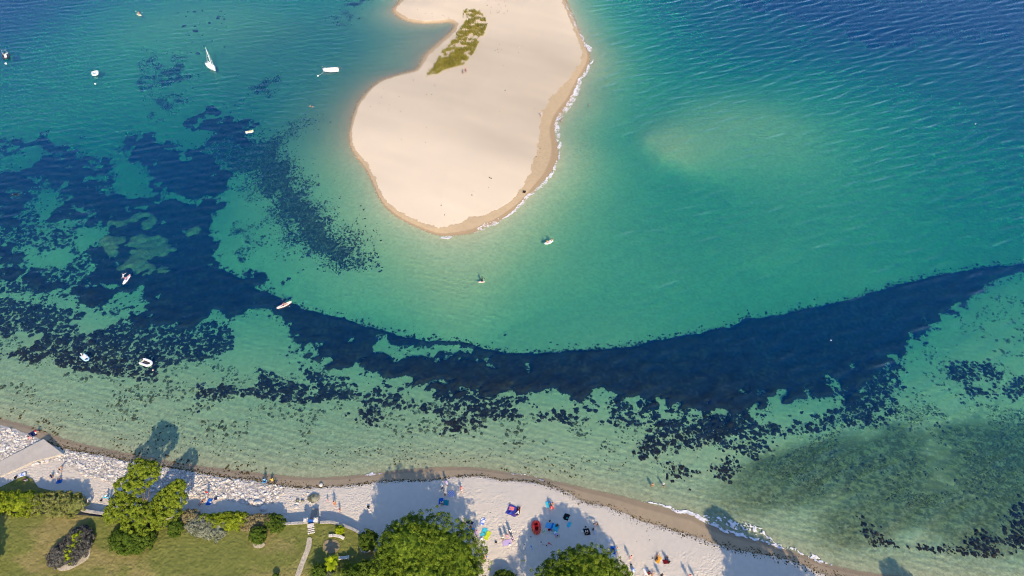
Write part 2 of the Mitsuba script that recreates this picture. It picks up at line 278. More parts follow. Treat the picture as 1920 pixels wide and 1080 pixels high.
def height(P):
    dbw, _ = KB_W.query(P); dbd, _ = KB_D.query(P); dsw, _ = KS_W.query(P); dsd, _ = KS_D.query(P)
    ibw, ibd, isw, isd = inside(P_BARW, P), inside(P_BARD, P), inside(P_SHW, P), inside(P_SHD, P)
    q = np.clip(P, [-330, -60], [330, 420])
    D = np.exp(np.clip(RBF(q), -1.5, 3.0))
    right = 1 / (1 + np.exp(-(P[:, 0] - 2) / 4)) * 1.0
    tip = 1 / (1 + np.exp((P[:, 1] - 160) / 7)); kb = 0.15 - 0.07 * tip * np.exp(-((P[:, 0] + 12) / 15) ** 2)
    z3 = np.concatenate([P * 0.09, np.zeros((len(P), 1))], 1)
    D = D * (0.92 + 0.16 * meshkit.fbm(z3, 3, 5))
    depth = D * np.tanh(np.minimum(kb * dbw, 0.092 * dsw) / D)
    z = -depth
    m = ibw & ~ibd; z[m] = WET * dbw[m] / (dbw[m] + dbd[m] + 1e-6)
    dune = 0.35 * meshkit.fbm(np.concatenate([P * 0.05, np.zeros((len(P), 1)) + 3], 1), 3, 2)
    m = ibd; z[m] = WET + 1.3 * np.tanh(dbd[m] * 0.05) * (0.7 + dune[m])
    m = isw & ~isd; z[m] = WET * dsw[m] / (dsw[m] + dsd[m] + 1e-6)
    m = isd; z[m] = WET + 1.15 * np.tanh(dsd[m] * 0.12)
    foot = meshkit.noise(np.concatenate([P * 1.15, np.zeros((len(P), 1))], 1), 11) + 0.5 * meshkit.noise(np.concatenate([P * 2.3, np.zeros((len(P), 1))], 1), 12)
    z += np.where(isd, 0.05 * (foot - 0.75) * np.clip(dsd * 0.5, 0, 1), 0)
    return z
ZZ = height(PTS)
ZI = RegularGridInterpolator((GY, GX), ZZ.reshape(XX.shape), bounds_error=False, fill_value=1.0)
def zt(x, y): return ZI(np.stack([np.asarray(y, float), np.asarray(x, float)], -1))
def at(u, v, lift=0.0, wet=True):
    """where the bearing meets the ground (or the water)"""
    z = 0.0
    for _ in range(4):
        x, y = ground(u, v, z); z = float(zt(x, y))
        if wet: z = max(z, 0.0)
    return x, y, z + lift

NX = len(GX); IX, JY = np.meshgrid(np.arange(NX - 1), np.arange(len(GY) - 1)); CELL = (JY * NX + IX).ravel()
QUADS = np.stack([CELL, CELL + 1, CELL + NX + 1, CELL + NX], 1)
def submesh(keep_quads, z):
    q = QUADS[keep_quads]; used = np.unique(q); back = np.full(len(PTS), -1); back[used] = np.arange(len(used))
    q = back[q]; v = np.column_stack([PTS[used], z[used]])
    return trimesh.Trimesh(v, np.vstack([q[:, [0, 1, 2]], q[:, [0, 2, 3]]]), process=False)
cx, cy = PTS[QUADS].mean(1).T
isbar = inside(P_BARW.buffer(0.6), np.stack([cx, cy], -1)); island = inside(P_SHW.buffer(0.6), np.stack([cx, cy], -1))
solid('sandbar', submesh(isbar, ZZ), 'm_sand', smooth=True, kind='structure', label='pale sandbar with smooth dry top and darker damp rim, ringed by water')
solid('beach', submesh(island & ~isbar, ZZ), 'm_sand', smooth=True, kind='structure', label='pale sandy beach full of footprints along the near shore')
def coarse(z, step=2):
    gx, gy = GX[::step], GY[::step]; Z = z.reshape(XX.shape)[::step, ::step] - 0.012; X, Y = np.meshgrid(gx, gy); P = np.stack([X.ravel(), Y.ravel()], -1); n = len(gx)
    i, j = np.meshgrid(np.arange(n - 1), np.arange(len(gy) - 1)); a = (j * n + i).ravel(); q = np.stack([a, a + 1, a + n + 1, a + n], 1); c = P[q].mean(1)
    q = q[~inside(P_BARW.buffer(-1.2), c) & ~inside(P_SHW.buffer(-1.2), c)]; u_, inv = np.unique(q, return_inverse=True); q = inv.reshape(-1, 4)
    return trimesh.Trimesh(np.column_stack([P[u_], Z.ravel()[u_]]), np.vstack([q[:, [0, 1, 2]], q[:, [0, 2, 3]]]), process=False)
solid('seabed', coarse(ZZ), 'm_sand', smooth=True, kind='structure', label='sandy sea floor seen through clear water')

# ---------------------------------------------------------------- water: a rippled surface over a body that absorbs and scatters
def ripple(P):
    r = np.random.default_rng(21)
    z3 = lambda s, o: np.concatenate([P * s, np.full((len(P), 1), o)], 1)
    bend = (meshkit.fbm(z3(0.02, 1.0), 2, 8) - 0.5) * 9
    out = np.zeros(len(P)); left = np.zeros(len(P))
    for i in range(26):
        L = 1.6 * (3.0 ** r.uniform()); a = math.radians(114) + r.normal(0, 0.20); k = 2 * math.pi / L
        out += 0.045 / k * np.sin(k * (P[:, 0] * math.cos(a) + P[:, 1] * math.sin(a)) + bend * k * 0.22 + r.uniform(0, 6.28))
    for i in range(22):
        L = 1.5 * (2.6 ** r.uniform()); a = math.radians(84) + r.normal(0, 0.33); k = 2 * math.pi / L
        left += 0.027 / k * np.sin(k * (P[:, 0] * math.cos(a) + P[:, 1] * math.sin(a)) + bend * k * 0.15 + r.uniform(0, 6.28))
    w = 1 / (1 + np.exp(-(P[:, 0] - 8) / 8))
    gust = 0.72 + 0.6 * meshkit.fbm(z3(0.035, 4.0), 3, 31)
    return (out * w + left * (1 - w)) * gust
KSH = cKDTree(np.vstack([bar_w, sh_w]))
near_d, _ = KSH.query(PTS)
calm = np.clip(near_d / 9.0, 0.10, 1.0)
WV = np.zeros(len(PTS)); vis = (np.abs(PTS[:, 0]) < 260) & (PTS[:, 1] < 430)
WV[vis] = ripple(PTS[vis])
WV = WV * calm * np.clip((430 - PTS[:, 1]) / 60, 0, 1)
zc = ZZ[QUADS].min(1)
mat('m_water', {'type': 'thindielectric', 'int_ior': 1.155})
scene['water_body'] = {'type': 'homogeneous', 'sigma_t': {'type': 'rgb', 'value': [0.27, 0.076, 0.138]}, 'albedo': {'type': 'rgb', 'value': [0.0, 0.18, 0.43]}}
k = solid('water', submesh(zc < 0.25, WV), 'm_water', smooth=True, kind='structure', label='clear turquoise sea water with small ripples')
scene[k]['interior'] = {'type': 'ref', 'id': 'water_body'}

# ---------------------------------------------------------------- what grows on the sea floor
DEEP = -3.0
def sdf(poly_px, z=DEEP, smooth=True, margin=22):
    p = line(poly_px, z); p = curve(p, 3, closed=True) if smooth else p
    poly = Polygon(p).buffer(0); out = np.full(len(PTS), -1e3)
    x0, y0, x1, y1 = poly.bounds
    b = (PTS[:, 0] > x0 - margin) & (PTS[:, 0] < x1 + margin) & (PTS[:, 1] > y0 - margin) & (PTS[:, 1] < y1 + margin)
    d, _ = cKDTree(dense(p, 0.4, True)).query(PTS[b]); s = np.where(inside(poly, PTS[b]), d, -d); out[b] = s
    return out
def n3(s, o, octv=4, seed=0): return meshkit.fbm(np.concatenate([PTS * s, np.full((len(PTS), 1), o)], 1), octv, seed)
N_BIG, N_MID, N_FINE = 2.6 * (n3(0.09, 1, 4, 3) - 0.5), 2.6 * (n3(0.28, 2, 4, 4) - 0.5), 2.0 * (n3(0.8, 3, 3, 5) - 0.5)
UPPER = [(1960, 476), (1899, 487), (1839, 492), (1775, 504), (1711, 519), (1647, 538), (1596, 553), (1554, 564), (1515, 568), (1464, 583), (1396, 590), (1370, 604), (1311, 617), (1243, 629), (1192, 643), (1117, 653), (1042, 658), (986, 661), (930, 656), (900, 648), (874, 640), (817, 637), (769, 627), (720, 616), (675, 602), (630, 590), (585, 578), (555, 567), (517, 549), (480, 533), (437, 507), (397, 492), (390, 463), (386, 441), (375, 405), (386, 383), (405, 350), (430, 328)]
BAND = UPPER[:-5] + [(380, 560), (420, 610), (470, 590), (520, 600), (545, 640), (555, 668), (600, 700), (680, 712), (760, 735), (840, 752), (930, 760), (1020, 752), (1100, 757), (1180, 745), (1220, 765), (1270, 790), (1340, 790), (1400, 806), (1480, 790), (1560, 765), (1620, 760), (1660, 720), (1710, 675), (1750, 635), (1790, 590), (1840, 556), (1870, 528), (1960, 490)]
LEFT = [(-80, 258), (0, 261), (73, 266), (146, 270), (175, 285), (196, 303), (215, 322), (240, 336), (262, 352), (288, 362), (300, 380), (340, 395), (380, 400), (386, 441), (390, 463), (397, 492), (437, 507), (480, 533), (500, 560), (470, 585), (420, 600), (340, 610), (260, 600), (180, 610), (90, 600), (0, 585), (-80, 570)]
TONGUE = [(219, 266), (237, 248), (270, 246), (314, 259), (350, 268), (383, 278), (412, 300), (430, 326), (420, 350), (390, 385), (340, 385), (290, 358), (280, 340), (266, 322), (246, 298), (226, 283)]
JOIN = [(296, 354), (350, 372), (400, 366), (396, 440), (340, 440), (290, 402), (272, 374)]
ARM = [(419, 240), (452, 238), (476, 258), (512, 262), (545, 250), (566, 243), (560, 252), (545, 268), (538, 286), (530, 300), (548, 330), (583, 363), (601, 388), (620, 426), (656, 463), (684, 498), (676, 508), (638, 500), (601, 481), (569, 463), (543, 434), (512, 396), (490, 362), (478, 326), (456, 318), (430, 328), (408, 300), (395, 270)]
PATCH = [(343, 219), (383, 208), (420, 222), (456, 233), (478, 258), (450, 266), (400, 250), (350, 232)]
DIM = [[(284, 106), (313, 109), (326, 138), (320, 160), (292, 171), (281, 150)], [(436, 425), (452, 415), (478, 420), (484, 470), (470, 480), (446, 466)], [(478, 160), (494, 164), (498, 180), (470, 182)], [(300, 175), (322, 180), (322, 208), (296, 205)]]
NAVY = [(1342, -12), (1387, 13), (1462, 30), (1526, 52), (1582, 67), (1612, 86), (1669, 90), (1725, 71), (1800, 66), (1960, 68), (2100, 60), (2100, -90), (1300, -90)]
STREAK = [(640, 40), (660, 22), (688, 4), (716, -14), (740, -40), (712, -40), (676, 0), (648, 24)]
SHOREW = [[(1205, 846), (1230, 803), (1280, 788), (1382, 772), (1396, 800), (1330, 826), (1250, 846)], [(1362, 836), (1392, 824), (1434, 828), (1430, 846), (1384, 850)], [(1755, 668), (1802, 668), (1852, 678), (1874, 700), (1866, 719), (1832, 706), (1780, 696)], [(1812, 722), (1838, 718), (1844, 736), (1818, 738)], [(1896, 712), (1930, 706), (1930, 734), (1900, 732)], [(1354, 872), (1374, 862), (1384, 876), (1370, 892), (1356, 886)], [(1238, 876), (1268, 872), (1326, 886), (1310, 896), (1256, 890)], [(676, 770), (712, 768), (718, 784), (682, 788)], [(376, 732), (410, 728), (410, 742), (382, 748)], [(824, 780), (868, 772), (906, 786), (900, 802), (838, 806)], [(1586, 986), (1628, 1000), (1664, 1018), (1720, 1034), (1760, 1040), (1830, 1024), (1892, 1020), (1890, 1030), (1830, 1038), (1762, 1058), (1716, 1044), (1656, 1026), (1600, 996)], [(1880, 964), (1930, 950), (1930, 1030), (1892, 1012)], [(1576, 690), (1640, 670), (1690, 700), (1660, 770), (1590, 775)]]
HOLES = [[(47, 378), (66, 350), (84, 342), (112, 350), (140, 360), (110, 370), (150, 380), (158, 392), (100, 392), (66, 420), (50, 410)], [(15, 450), (47, 434), (102, 420), (160, 422), (198, 427), (196, 449), (175, 467), (164, 492), (158, 530), (142, 520), (109, 514), (73, 524), (60, 500), (52, 482), (36, 463)],
    [(197, 566), (252, 555), (247, 578), (236, 592), (222, 576)], [(0, 530), (40, 545), (90, 560), (120, 590), (60, 590), (0, 575)], [(625, 646), (680, 640), (780, 651), (870, 656), (882, 664), (760, 674), (682, 664)], [(455, 602), (480, 580), (520, 598), (545, 638), (540, 668), (600, 690), (560, 716), (480, 690)], [(880, 668), (960, 676), (940, 684), (860, 682)], [(156, 385), (180, 380), (176, 402), (150, 418), (136, 414)], [(0, 282), (60, 284), (40, 302), (0, 304)]]
REEF = [[(211, 443), (222, 424), (252, 410), (272, 408), (256, 424), (238, 440)], [(192, 466), (206, 458), (228, 455), (232, 470), (216, 496), (204, 494), (198, 484)], [(240, 494), (252, 462), (262, 440), (278, 420), (298, 415), (293, 440), (298, 474), (320, 480), (314, 496), (300, 500), (308, 516), (286, 524), (256, 520), (208, 516), (228, 506)], [(304, 462), (316, 457), (318, 468), (308, 472)], [(325, 466), (336, 460), (341, 468), (330, 474)], [(341, 440), (350, 434), (354, 444), (344, 447)], [(358, 432), (366, 426), (370, 436), (360, 440)]]
REG_C_ = [(1440, 872), (1540, 815), (1680, 760), (1800, 748), (1950, 765), (1950, 940), (1820, 950), (1650, 950), (1530, 925)]
d_up, _ = cKDTree(dense(curve(line(UPPER, DEEP), 3), 0.5)).query(PTS)
amp = np.clip(0.15 * (d_up - 3), 0.25, 9)
M = sdf(BAND, margin=40) + N_BIG * amp * 0.8 + N_MID * amp * 1.5 + N_FINE * np.minimum(amp, 2)
M = np.maximum(M, sdf(LEFT) + N_BIG * 7 + N_MID * 9 + N_FINE * 1.2)
M = np.maximum(M, sdf(TONGUE) + N_BIG * 5 + N_MID * 5 + N_FINE)
M = np.maximum(M, sdf(JOIN) + N_MID * 4 + 0.8)
M = np.maximum(M, sdf(PATCH) + N_BIG * 8 + N_MID * 7)
M = np.maximum(M, sdf(NAVY, -8) + N_BIG * 9 + N_MID * 4)
for h in HOLES:
    M = np.minimum(M, -sdf(h, smooth=True) + 0.8 - N_BIG * 2 - N_MID * 4.5 - N_FINE * 1.5)
N_FLECK = n3(0.42, 9, 3, 15)
M = M - np.clip((N_FLECK - 0.585 + 0.05 * np.clip((amp - 3) / 6, 0, 1)) * 70, 0, 7) * np.clip((amp - 0.6) / 1.5, 0.05, 1)
MS = np.full(len(PTS), -9.0)
for h in SHOREW: MS = np.maximum(MS, sdf(h, -1.2))
MS = MS + N_MID * 2.4 + N_FINE * 1.6
M = np.where(ZZ > -0.15, -9, M)
def growth(name, M, hmax, m, gain, extra=0.0, **tags):
    h = np.clip(M * gain, -0.4, hmax) + np.where(M > 0, extra * (N_FINE + 0.5) * np.clip(M, 0, 1), 0)
    keep = (M[QUADS] > 0).any(1) & (ZZ[QUADS].max(1) < 0.02)
    return solid(name, submesh(keep, np.minimum(ZZ + h, -0.06)), m, smooth=True, **tags)
growth('seagrass_meadow', M - 0.7 - 0.9 * np.clip((amp - 1) / 5, 0, 1), 0.45, 'm_weed', 0.5, 0.35, label='dark seagrass meadow covering the sea floor in a broad ragged band', cat='seagrass', kind='stuff')
MA = np.maximum(sdf(ARM) + 1.2 + N_BIG * 3 + N_MID * 3.5 + N_FINE * 1.5, sdf(STREAK) + N_MID * 8 - 0.5)
for h in DIM: MA = np.maximum(MA, sdf(h) + N_BIG * 6 + N_MID * 9 - 0.5)
MA = np.where(M > 0.6, -9, MA)
def field(F): return RegularGridInterpolator((GY, GX), F.reshape(XX.shape), bounds_error=False, fill_value=-9.0)
FM, FA, FAMP = field(M), field(MA), field(amp)
leafy('m_thin_weed', [0.012, 0.012, 0.012], [0.06, 0.055, 0.04], [0.34, 0.30, 0.20], 2.2)
growth('thin_seagrass', np.where(ZZ > -0.3, -9, MA - 3.0), 0.05, 'm_thin_weed', 0.4, 0.03, label='thin seagrass carpet with sand showing through', cat='seagrass', kind='stuff')
MR = np.full(len(PTS), -9.0)
for h in REEF: MR = np.maximum(MR, sdf(h, -4.5) + N_MID * 4 + N_FINE * 2)
growth('reef_flat', MR, 1.0, 'm_reef', 0.7, 0.4, kind='structure', label='grey green rock flats rising out of dark seagrass')

def scatter(poly_px, per_m2, z=-1.0, seed=0):
    r = np.random.default_rng(seed); p = Polygon(line(poly_px, z)).buffer(0); x0, y0, x1, y1 = p.bounds
    n = int((x1 - x0) * (y1 - y0) * per_m2); q = np.stack([r.uniform(x0, x1, n), r.uniform(y0, y1, n)], -1)
    return q[inside(p, q)]
def clumps(P, size, flat, seed, sink=0.05, clipz=None, k=9):
    """low ragged tufts on the ground, all in one mesh"""
    r = np.random.default_rng(seed); n = len(P); z = zt(P[:, 0], P[:, 1])
    s = size[0] * (size[1] / size[0]) ** (r.uniform(size=n) ** 1.8)
    th = np.arange(k) * 2 * np.pi / k; rad = s[:, None] * r.uniform(0.45, 1.2, (n, k)); asp = r.uniform(0.55, 1.0, n); a0 = r.uniform(0, 3.14, n)
    def ring(f, hz):
        x, y = rad * f * np.cos(th), rad * f * np.sin(th) * asp[:, None]
        return np.stack([P[:, :1] + x * np.cos(a0)[:, None] - y * np.sin(a0)[:, None], P[:, 1:] + x * np.sin(a0)[:, None] + y * np.cos(a0)[:, None], np.broadcast_to((z + hz)[:, None], x.shape)], -1)
    hgt = s * flat * r.uniform(0.6, 1.3, n)
    v = np.concatenate([ring(1.0, -sink), ring(0.62, hgt * 0.8), np.stack([P[:, 0], P[:, 1], z + hgt], -1)[:, None]], 1)
    if clipz is not None: v[..., 2] = np.minimum(v[..., 2], clipz)
    j = np.arange(k); j2 = (j + 1) % k
    f = np.vstack([np.stack([j, j2, k + j2], 1), np.stack([j, k + j2, k + j], 1), np.stack([k + j, k + j2, j * 0 + 2 * k], 1)])
    F = (f[None] + (np.arange(n) * (2 * k + 1))[:, None, None]).reshape(-1, 3)
    return trimesh.Trimesh(v.reshape(-1, 3), F, process=False)
def by_field(box_px, per_m2, prob, seed, z=-3.0):
    r = np.random.default_rng(seed); q = scatter(box_px, per_m2, z, seed)
    return q[r.uniform(size=len(q)) < prob(q)]
yx = lambda q: np.stack([q[:, 1], q[:, 0]], -1)
def tufts(P, size, tall, seed, top=-0.06, k=5):
    """small ragged weed tufts: cheap five-sided cones"""
    r = np.random.default_rng(seed); n = len(P); z = zt(P[:, 0], P[:, 1]); sz = size[0] * (size[1] / size[0]) ** (r.uniform(size=n) ** 1.5)
    th = np.arange(k) * 2 * np.pi / k + r.uniform(0, 6.3, (n, 1)); rad = sz[:, None] * r.uniform(0.4, 1.25, (n, k))
    v = np.concatenate([np.stack([P[:, :1] + rad * np.cos(th), P[:, 1:] + rad * np.sin(th), np.broadcast_to(z[:, None] - 0.03, (n, k))], -1), np.stack([P[:, 0] + r.normal(0, .3, n) * sz, P[:, 1] + r.normal(0, .3, n) * sz, z + tall * sz * r.uniform(.6, 1.4, n)], -1)[:, None]], 1)
    v[..., 2] = np.minimum(v[..., 2], top); j = np.arange(k); f = np.stack([j, (j + 1) % k, j * 0 + k], 1)
    return trimesh.Trimesh(v.reshape(-1, 3), (f[None] + (np.arange(n) * (k + 1))[:, None, None]).reshape(-1, 3), process=False)
sig = lambda x: 1 / (1 + np.exp(-np.clip(x, -30, 30)))
TA = by_field([(260, 60), (760, -30), (760, 40), (720, 520), (420, 520), (260, 260)], 17, lambda q: 0.95 * sig((FA(yx(q)) - 0.6) / 1.3) * (FA(yx(q)) > -8), 201)
solid('sparse_seagrass', tufts(TA, (0.12, 0.42), 0.5, 202), 'm_weed', label='thin dark seagrass trailing in wisps over pale sand', cat='seagrass', kind='stuff')
TF = by_field([(-80, 200), (1960, 420), (1960, 860), (-80, 740)], 11, lambda q: sig((FM(yx(q)) - 0.35) / (0.45 + 0.16 * np.clip(FAMP(yx(q)), 0, 9))) * (FM(yx(q)) < 2.4) * (FM(yx(q)) > -9), 203)
solid('seagrass_fringe', tufts(TF, (0.09, 0.50), 0.6, 204), 'm_weed', label='loose dark seagrass tufts fraying out around the meadow', cat='seagrass', kind='stuff')
FS = field(np.where(ZZ > -0.15, -9, MS))
TS = by_field([(340, 640), (1960, 640), (1960, 1060), (340, 900)], 13, lambda q: 0.95 / (1 + np.exp(-FS(yx(q)) / 0.45)) * (FS(yx(q)) > -3), 205, -1.2)
solid('weedy_rocks', tufts(TS, (0.10, 0.62), 0.7, 206), 'm_weed', smooth=True, label='dense dark weed on shallow rocks between meadow and beach', cat='seaweed', kind='stuff')
REG_A = [(-60, 580), (100, 600), (300, 640), (560, 700), (700, 735), (900, 770), (1100, 780), (1230, 800), (1150, 850), (1000, 838), (800, 820), (640, 830), (480, 842), (300, 800), (100, 755), (-60, 720)]
REG_B = [(1250, 790), (1560, 770), (1700, 680), (1850, 556), (1960, 520), (1960, 960), (1700, 950), (1500, 920), (1400, 880), (1250, 850)]
REG_C = [(1430, 880), (1540, 815), (1680, 760), (1800, 750), (1940, 770), (1940, 930), (1820, 950), (1650, 955), (1520, 930)]
REG_N = [(-60, 715), (100, 750), (300, 795), (480, 842), (700, 835), (900, 830), (1150, 850), (1250, 860), (1100, 905), (900, 868), (700, 880), (480, 880), (250, 845), (60, 795), (-60, 770)]
def thin(P, s, t, seed):
    """keep points where a noise field is high: clumps gather in drifts"""
    return P[meshkit.fbm(np.concatenate([P * s, np.zeros((len(P), 1)) + 5], 1), 3, seed) > t]
REG_L = [(-60, 548), (180, 590), (420, 602), (480, 690), (560, 722), (690, 745), (560, 762), (300, 722), (100, 692), (-60, 662)]
REG_U = [(560, 692), (840, 742), (1020, 748), (1200, 748), (1450, 800), (1600, 758), (1600, 800), (1420, 830), (1250, 806), (1000, 796), (760, 776), (600, 740)]
TL_ = np.vstack([thin(scatter(REG_L, 9, -2, 21), 0.10, 0.43, 21), thin(scatter([(-60, 360), (200, 330), (250, 420), (190, 540), (-60, 560)], 5, -3, 25), 0.14, 0.52, 25), thin(scatter(REG_U, 6, -2, 22), 0.16, 0.46, 22)])
solid('meadow_scraps', tufts(TL_, (0.09, 0.85), 0.5, 23), 'm_weed', label='ragged scraps of dark seagrass between the meadow band and the shore', cat='seagrass', kind='stuff')
W = [thin(scatter(REG_A, 3.4, -1, 1), 0.22, 0.50, 1), thin(scatter(REG_B, 2.0, -1.5, 2), 0.2, 0.49, 2), scatter([(330, 10), (440, 10), (420, 110), (330, 110)], 0.035, -2.4, 3), scatter([(460, 360), (560, 420), (520, 520), (420, 480)], 0.02, -2.5, 4), scatter([(900, 680), (1500, 680), (1300, 780), (900, 760)], 0.02, -2, 5)]
solid('seaweed_tufts', tufts(np.vstack(W[:2]), (0.07, 0.55), 0.5, 5), 'm_shoal_weed', label='scattered dark seaweed tufts on the shallow sea floor', cat='seaweed', kind='stuff')
solid('far_seaweed_tufts', clumps(np.vstack(W[2:4]), (0.4, 1.3), 0.3, 6, clipz=-0.08), 'm_weed', smooth=True, label='few dark seaweed specks on the sandy floor near the moored sailboat', cat='seaweed', kind='stuff')
solid('shingle_specks', clumps(thin(scatter(REG_N, 1.5, -0.6, 6), 0.2, 0.44, 3), (0.10, 0.30), 0.4, 7, clipz=-0.05, k=7), 'm_wrack', smooth=True, label='dark stones and weed specks under the shallow edge water', cat='weed', kind='stuff')
solid('green_algae', tufts(thin(scatter(REG_C, 8, -1.5, 8), 0.13, 0.47, 4), (0.10, 0.34), 0.5, 8), 'm_algae', label='olive green algae growing in patches on the sea floor', cat='algae', kind='stuff')

# ---------------------------------------------------------------- foam
def foam_strip(px, w_in, w_out, thr, seed, fade=True):
    c = dense(curve(line(px, 0.0), 6), 0.13); t = np.gradient(c, axis=0); t /= np.linalg.norm(t, axis=1, keepdims=True); nrm = np.stack([-t[:, 1], t[:, 0]], -1)
    K = 27; o = np.linspace(-1, 1, K); s = np.linspace(0, 1, len(c)); env = np.sin(np.pi * np.clip(s, 0.02, 0.98)) ** 0.5 if fade else np.ones(len(c))
    wob = (meshkit.fbm(np.stack([c[:, 0] * 0.5, c[:, 1] * 0.5, c[:, 0] * 0 + seed], -1), 3, seed) - 0.5) * 1.4
    off = np.where(o < 0, o * w_in, o * w_out)
    P = c[:, None] + nrm[:, None] * ((off[None] * env[:, None]) + wob[:, None])[..., None]
    F = P.reshape(-1, 2); q3 = lambda f, z: np.concatenate([F * f, np.full((len(F), 1), z)], 1)
    n = 0.5 + 1.7 * ((meshkit.fbm(q3(3.4, seed), 3, seed) - 0.5) * 0.75 + (meshkit.fbm(q3(0.7, seed + 2.), 2, seed) - 0.5) * 0.45)
    edge = np.tile(1 - np.abs(o) ** 2, len(c)) * 0.16
    z = np.maximum(zt(F[:, 0], F[:, 1]), 0.0) + 0.035 + 0.10 * n
    i, j = np.meshgrid(np.arange(K - 1), np.arange(len(c) - 1)); a = (j * K + i).ravel(); q = np.stack([a, a + 1, a + K + 1, a + K], 1)
    q = q[(n + edge)[q].mean(1) > thr]
    used = np.unique(q); back = np.full(len(F), -1); back[used] = np.arange(len(used)); q = back[q]
    v = np.column_stack([F[used], z[used]])
    # a closed skin: foam is a layer some centimetres thick
    v2 = v - [0, 0, 0.04]; f = np.vstack([q[:, [0, 1, 2]], q[:, [0, 2, 3]]]); N = len(v)
    return trimesh.Trimesh(np.vstack([v, v2]), np.vstack([f, f[:, ::-1] + N]), process=False)
B_FOAM = [([(1060, 6), (1072, 34), (1088, 66), (1100, 92)], 0.5, 0.7, 0.68, 1), ([(1098, 84), (1104, 92), (1107, 98)], 0.9, 0.9, 0.45, 2), ([(1112, 112), (1102, 130), (1088, 148), (1084, 160), (1076, 180), (1064, 200), (1050, 222), (1043, 238), (1046, 262), (1050, 286), (1046, 300)], 0.8, 1.0, 0.60, 3), ([(1048, 292), (1036, 322), (1026, 336), (1008, 352), (990, 370), (962, 396), (942, 414)], 0.5, 0.55, 0.56, 4), ([(948, 408), (926, 420), (906, 430), (890, 438)], 1.3, 0.5, 0.63, 5), ([(850, 442), (838, 446), (826, 450)], 0.5, 0.6, 0.62, 6)]
solid('surf_foam', join(*[foam_strip(p, a, b, t, s) for p, a, b, t, s in B_FOAM]), 'm_foam', smooth=True, label='white surf foam breaking along the right rim of the sandbar', cat='foam', kind='stuff')
S_FOAM = [([(1208, 940), (1240, 950), (1275, 958), (1300, 965), (1332, 985), (1384, 1001), (1430, 1015), (1470, 1030)], 0.28, 0.5, 0.50, 11), ([(1300, 964), (1340, 975), (1400, 990), (1440, 1005), (1462, 1020)], 0.9, 1.0, 0.61, 12), ([(1440, 1018), (1500, 1040), (1560, 1060)], 0.5, 0.8, 0.66, 13), ([(686, 891), (702, 890), (716, 888)], 0.3, 0.4, 0.56, 14), ([(958, 890), (985, 894), (1020, 900)], 0.2, 0.3, 0.6, 15)]
solid('wave_foam', join(*[foam_strip(p, a, b, t, s) for p, a, b, t, s in S_FOAM]), 'm_foam', smooth=True, label='white foam of a small wave running up the beach', cat='foam', kind='stuff')

# ---------------------------------------------------------------- wrack line, stones
r = np.random.default_rng(31)
wl = dense(curve(line(SHORE_D, 0.55), 4), 0.16); wl = wl[(wl[:, 0] > -90) & (wl[:, 0] < 75) & (wl[:, 1] > 38)]
left_side = wl[:, 0] < -37
wide = np.where(wl[:, 0] > 5, 0.55, 0.22) * (0.5 + 1.2 * meshkit.fbm(np.concatenate([wl * 0.25, np.zeros((len(wl), 1))], 1), 3, 3))
WP = np.vstack([wl + r.normal(0, 1, wl.shape) * wide[:, None] * 0.8 for _ in range(7)] + [wl[left_side] + r.normal(0, 1, (left_side.sum(), 2)) * 0.5 + [0, 0.5] for _ in range(4)])
solid('wrack_line', tufts(WP, (0.04, 0.22), 0.6, 9, top=9.0), 'm_wrack', label='brown line of washed-up seaweed along the high water mark', cat='seaweed', kind='stuff')
DRK = [[(0, 770), (60, 772), (120, 800), (110, 822), (40, 800), (0, 790)], [(180, 826), (300, 846), (380, 868), (520, 880), (560, 890), (500, 896), (380, 880), (260, 860)], [(880, 872), (1000, 884), (1080, 900), (1010, 892), (900, 880)]]
solid('shore_weed', clumps(np.vstack([thin(scatter(d, 3.0, 0, 40 + i), 0.25, 0.5, 9) for i, d in enumerate(DRK)]), (0.12, 0.5), 0.25, 12, k=7), 'm_wrack', smooth=True, label='dark weed lying on wet stones at the water edge', cat='seaweed', kind='stuff')

SZ = 1.0
STONES = [[(-60, 790), (0, 799), (27, 808), (62, 818), (76, 828), (0, 868), (-60, 900)], [(118, 838), (142, 847), (190, 855), (237, 866), (300, 876), (364, 886), (415, 896), (474, 903), (527, 912), (524, 930), (512, 944), (470, 948), (420, 936), (350, 932), (300, 926), (240, 912), (208, 906), (186, 896), (160, 892), (138, 880), (120, 868), (112, 862), (90, 866), (62, 872), (92, 856), (120, 850)]]
def rocks(P, s, seed, protos=24):
    """(verts, faces) list of angular rounded stones"""
    r = np.random.default_rng(seed); out = []
    base = []
    for i in range(protos):
        q = r.normal(size=(13, 3)); q /= np.linalg.norm(q, axis=1, keepdims=True); q *= r.uniform(0.8, 1.1, (13, 1))
        h = trimesh.convex.convex_hull(q); base.append((np.array(h.vertices), np.array(h.faces)))
    z = zt(P[:, 0], P[:, 1])
    for i in range(len(P)):
        v, f = base[r.integers(protos)]; a = r.uniform(0, 6.28); ca, sa = math.cos(a), math.sin(a)
        w = v * (s[i] * np.array([1.0, r.uniform(0.6, 0.95), r.uniform(0.4, 0.75)]))
        w = w @ np.array([[ca, sa, 0], [-sa, ca, 0], [0, 0, 1]]) + [P[i, 0], P[i, 1], z[i] + s[i] * 0.22]
        out.append((w, f))
    return out
SP = np.vstack([scatter(p, 9.0, SZ, 50 + i) for i, p in enumerate(STONES)] + [scatter([(527, 912), (600, 916), (590, 955), (524, 958)], 1.0, SZ, 55)])
r = np.random.default_rng(61)
ssz = 0.15 * (3.2 ** (r.uniform(size=len(SP)) ** 2.2))
order = np.argsort(-ssz); stones = rocks(SP, ssz, 62)
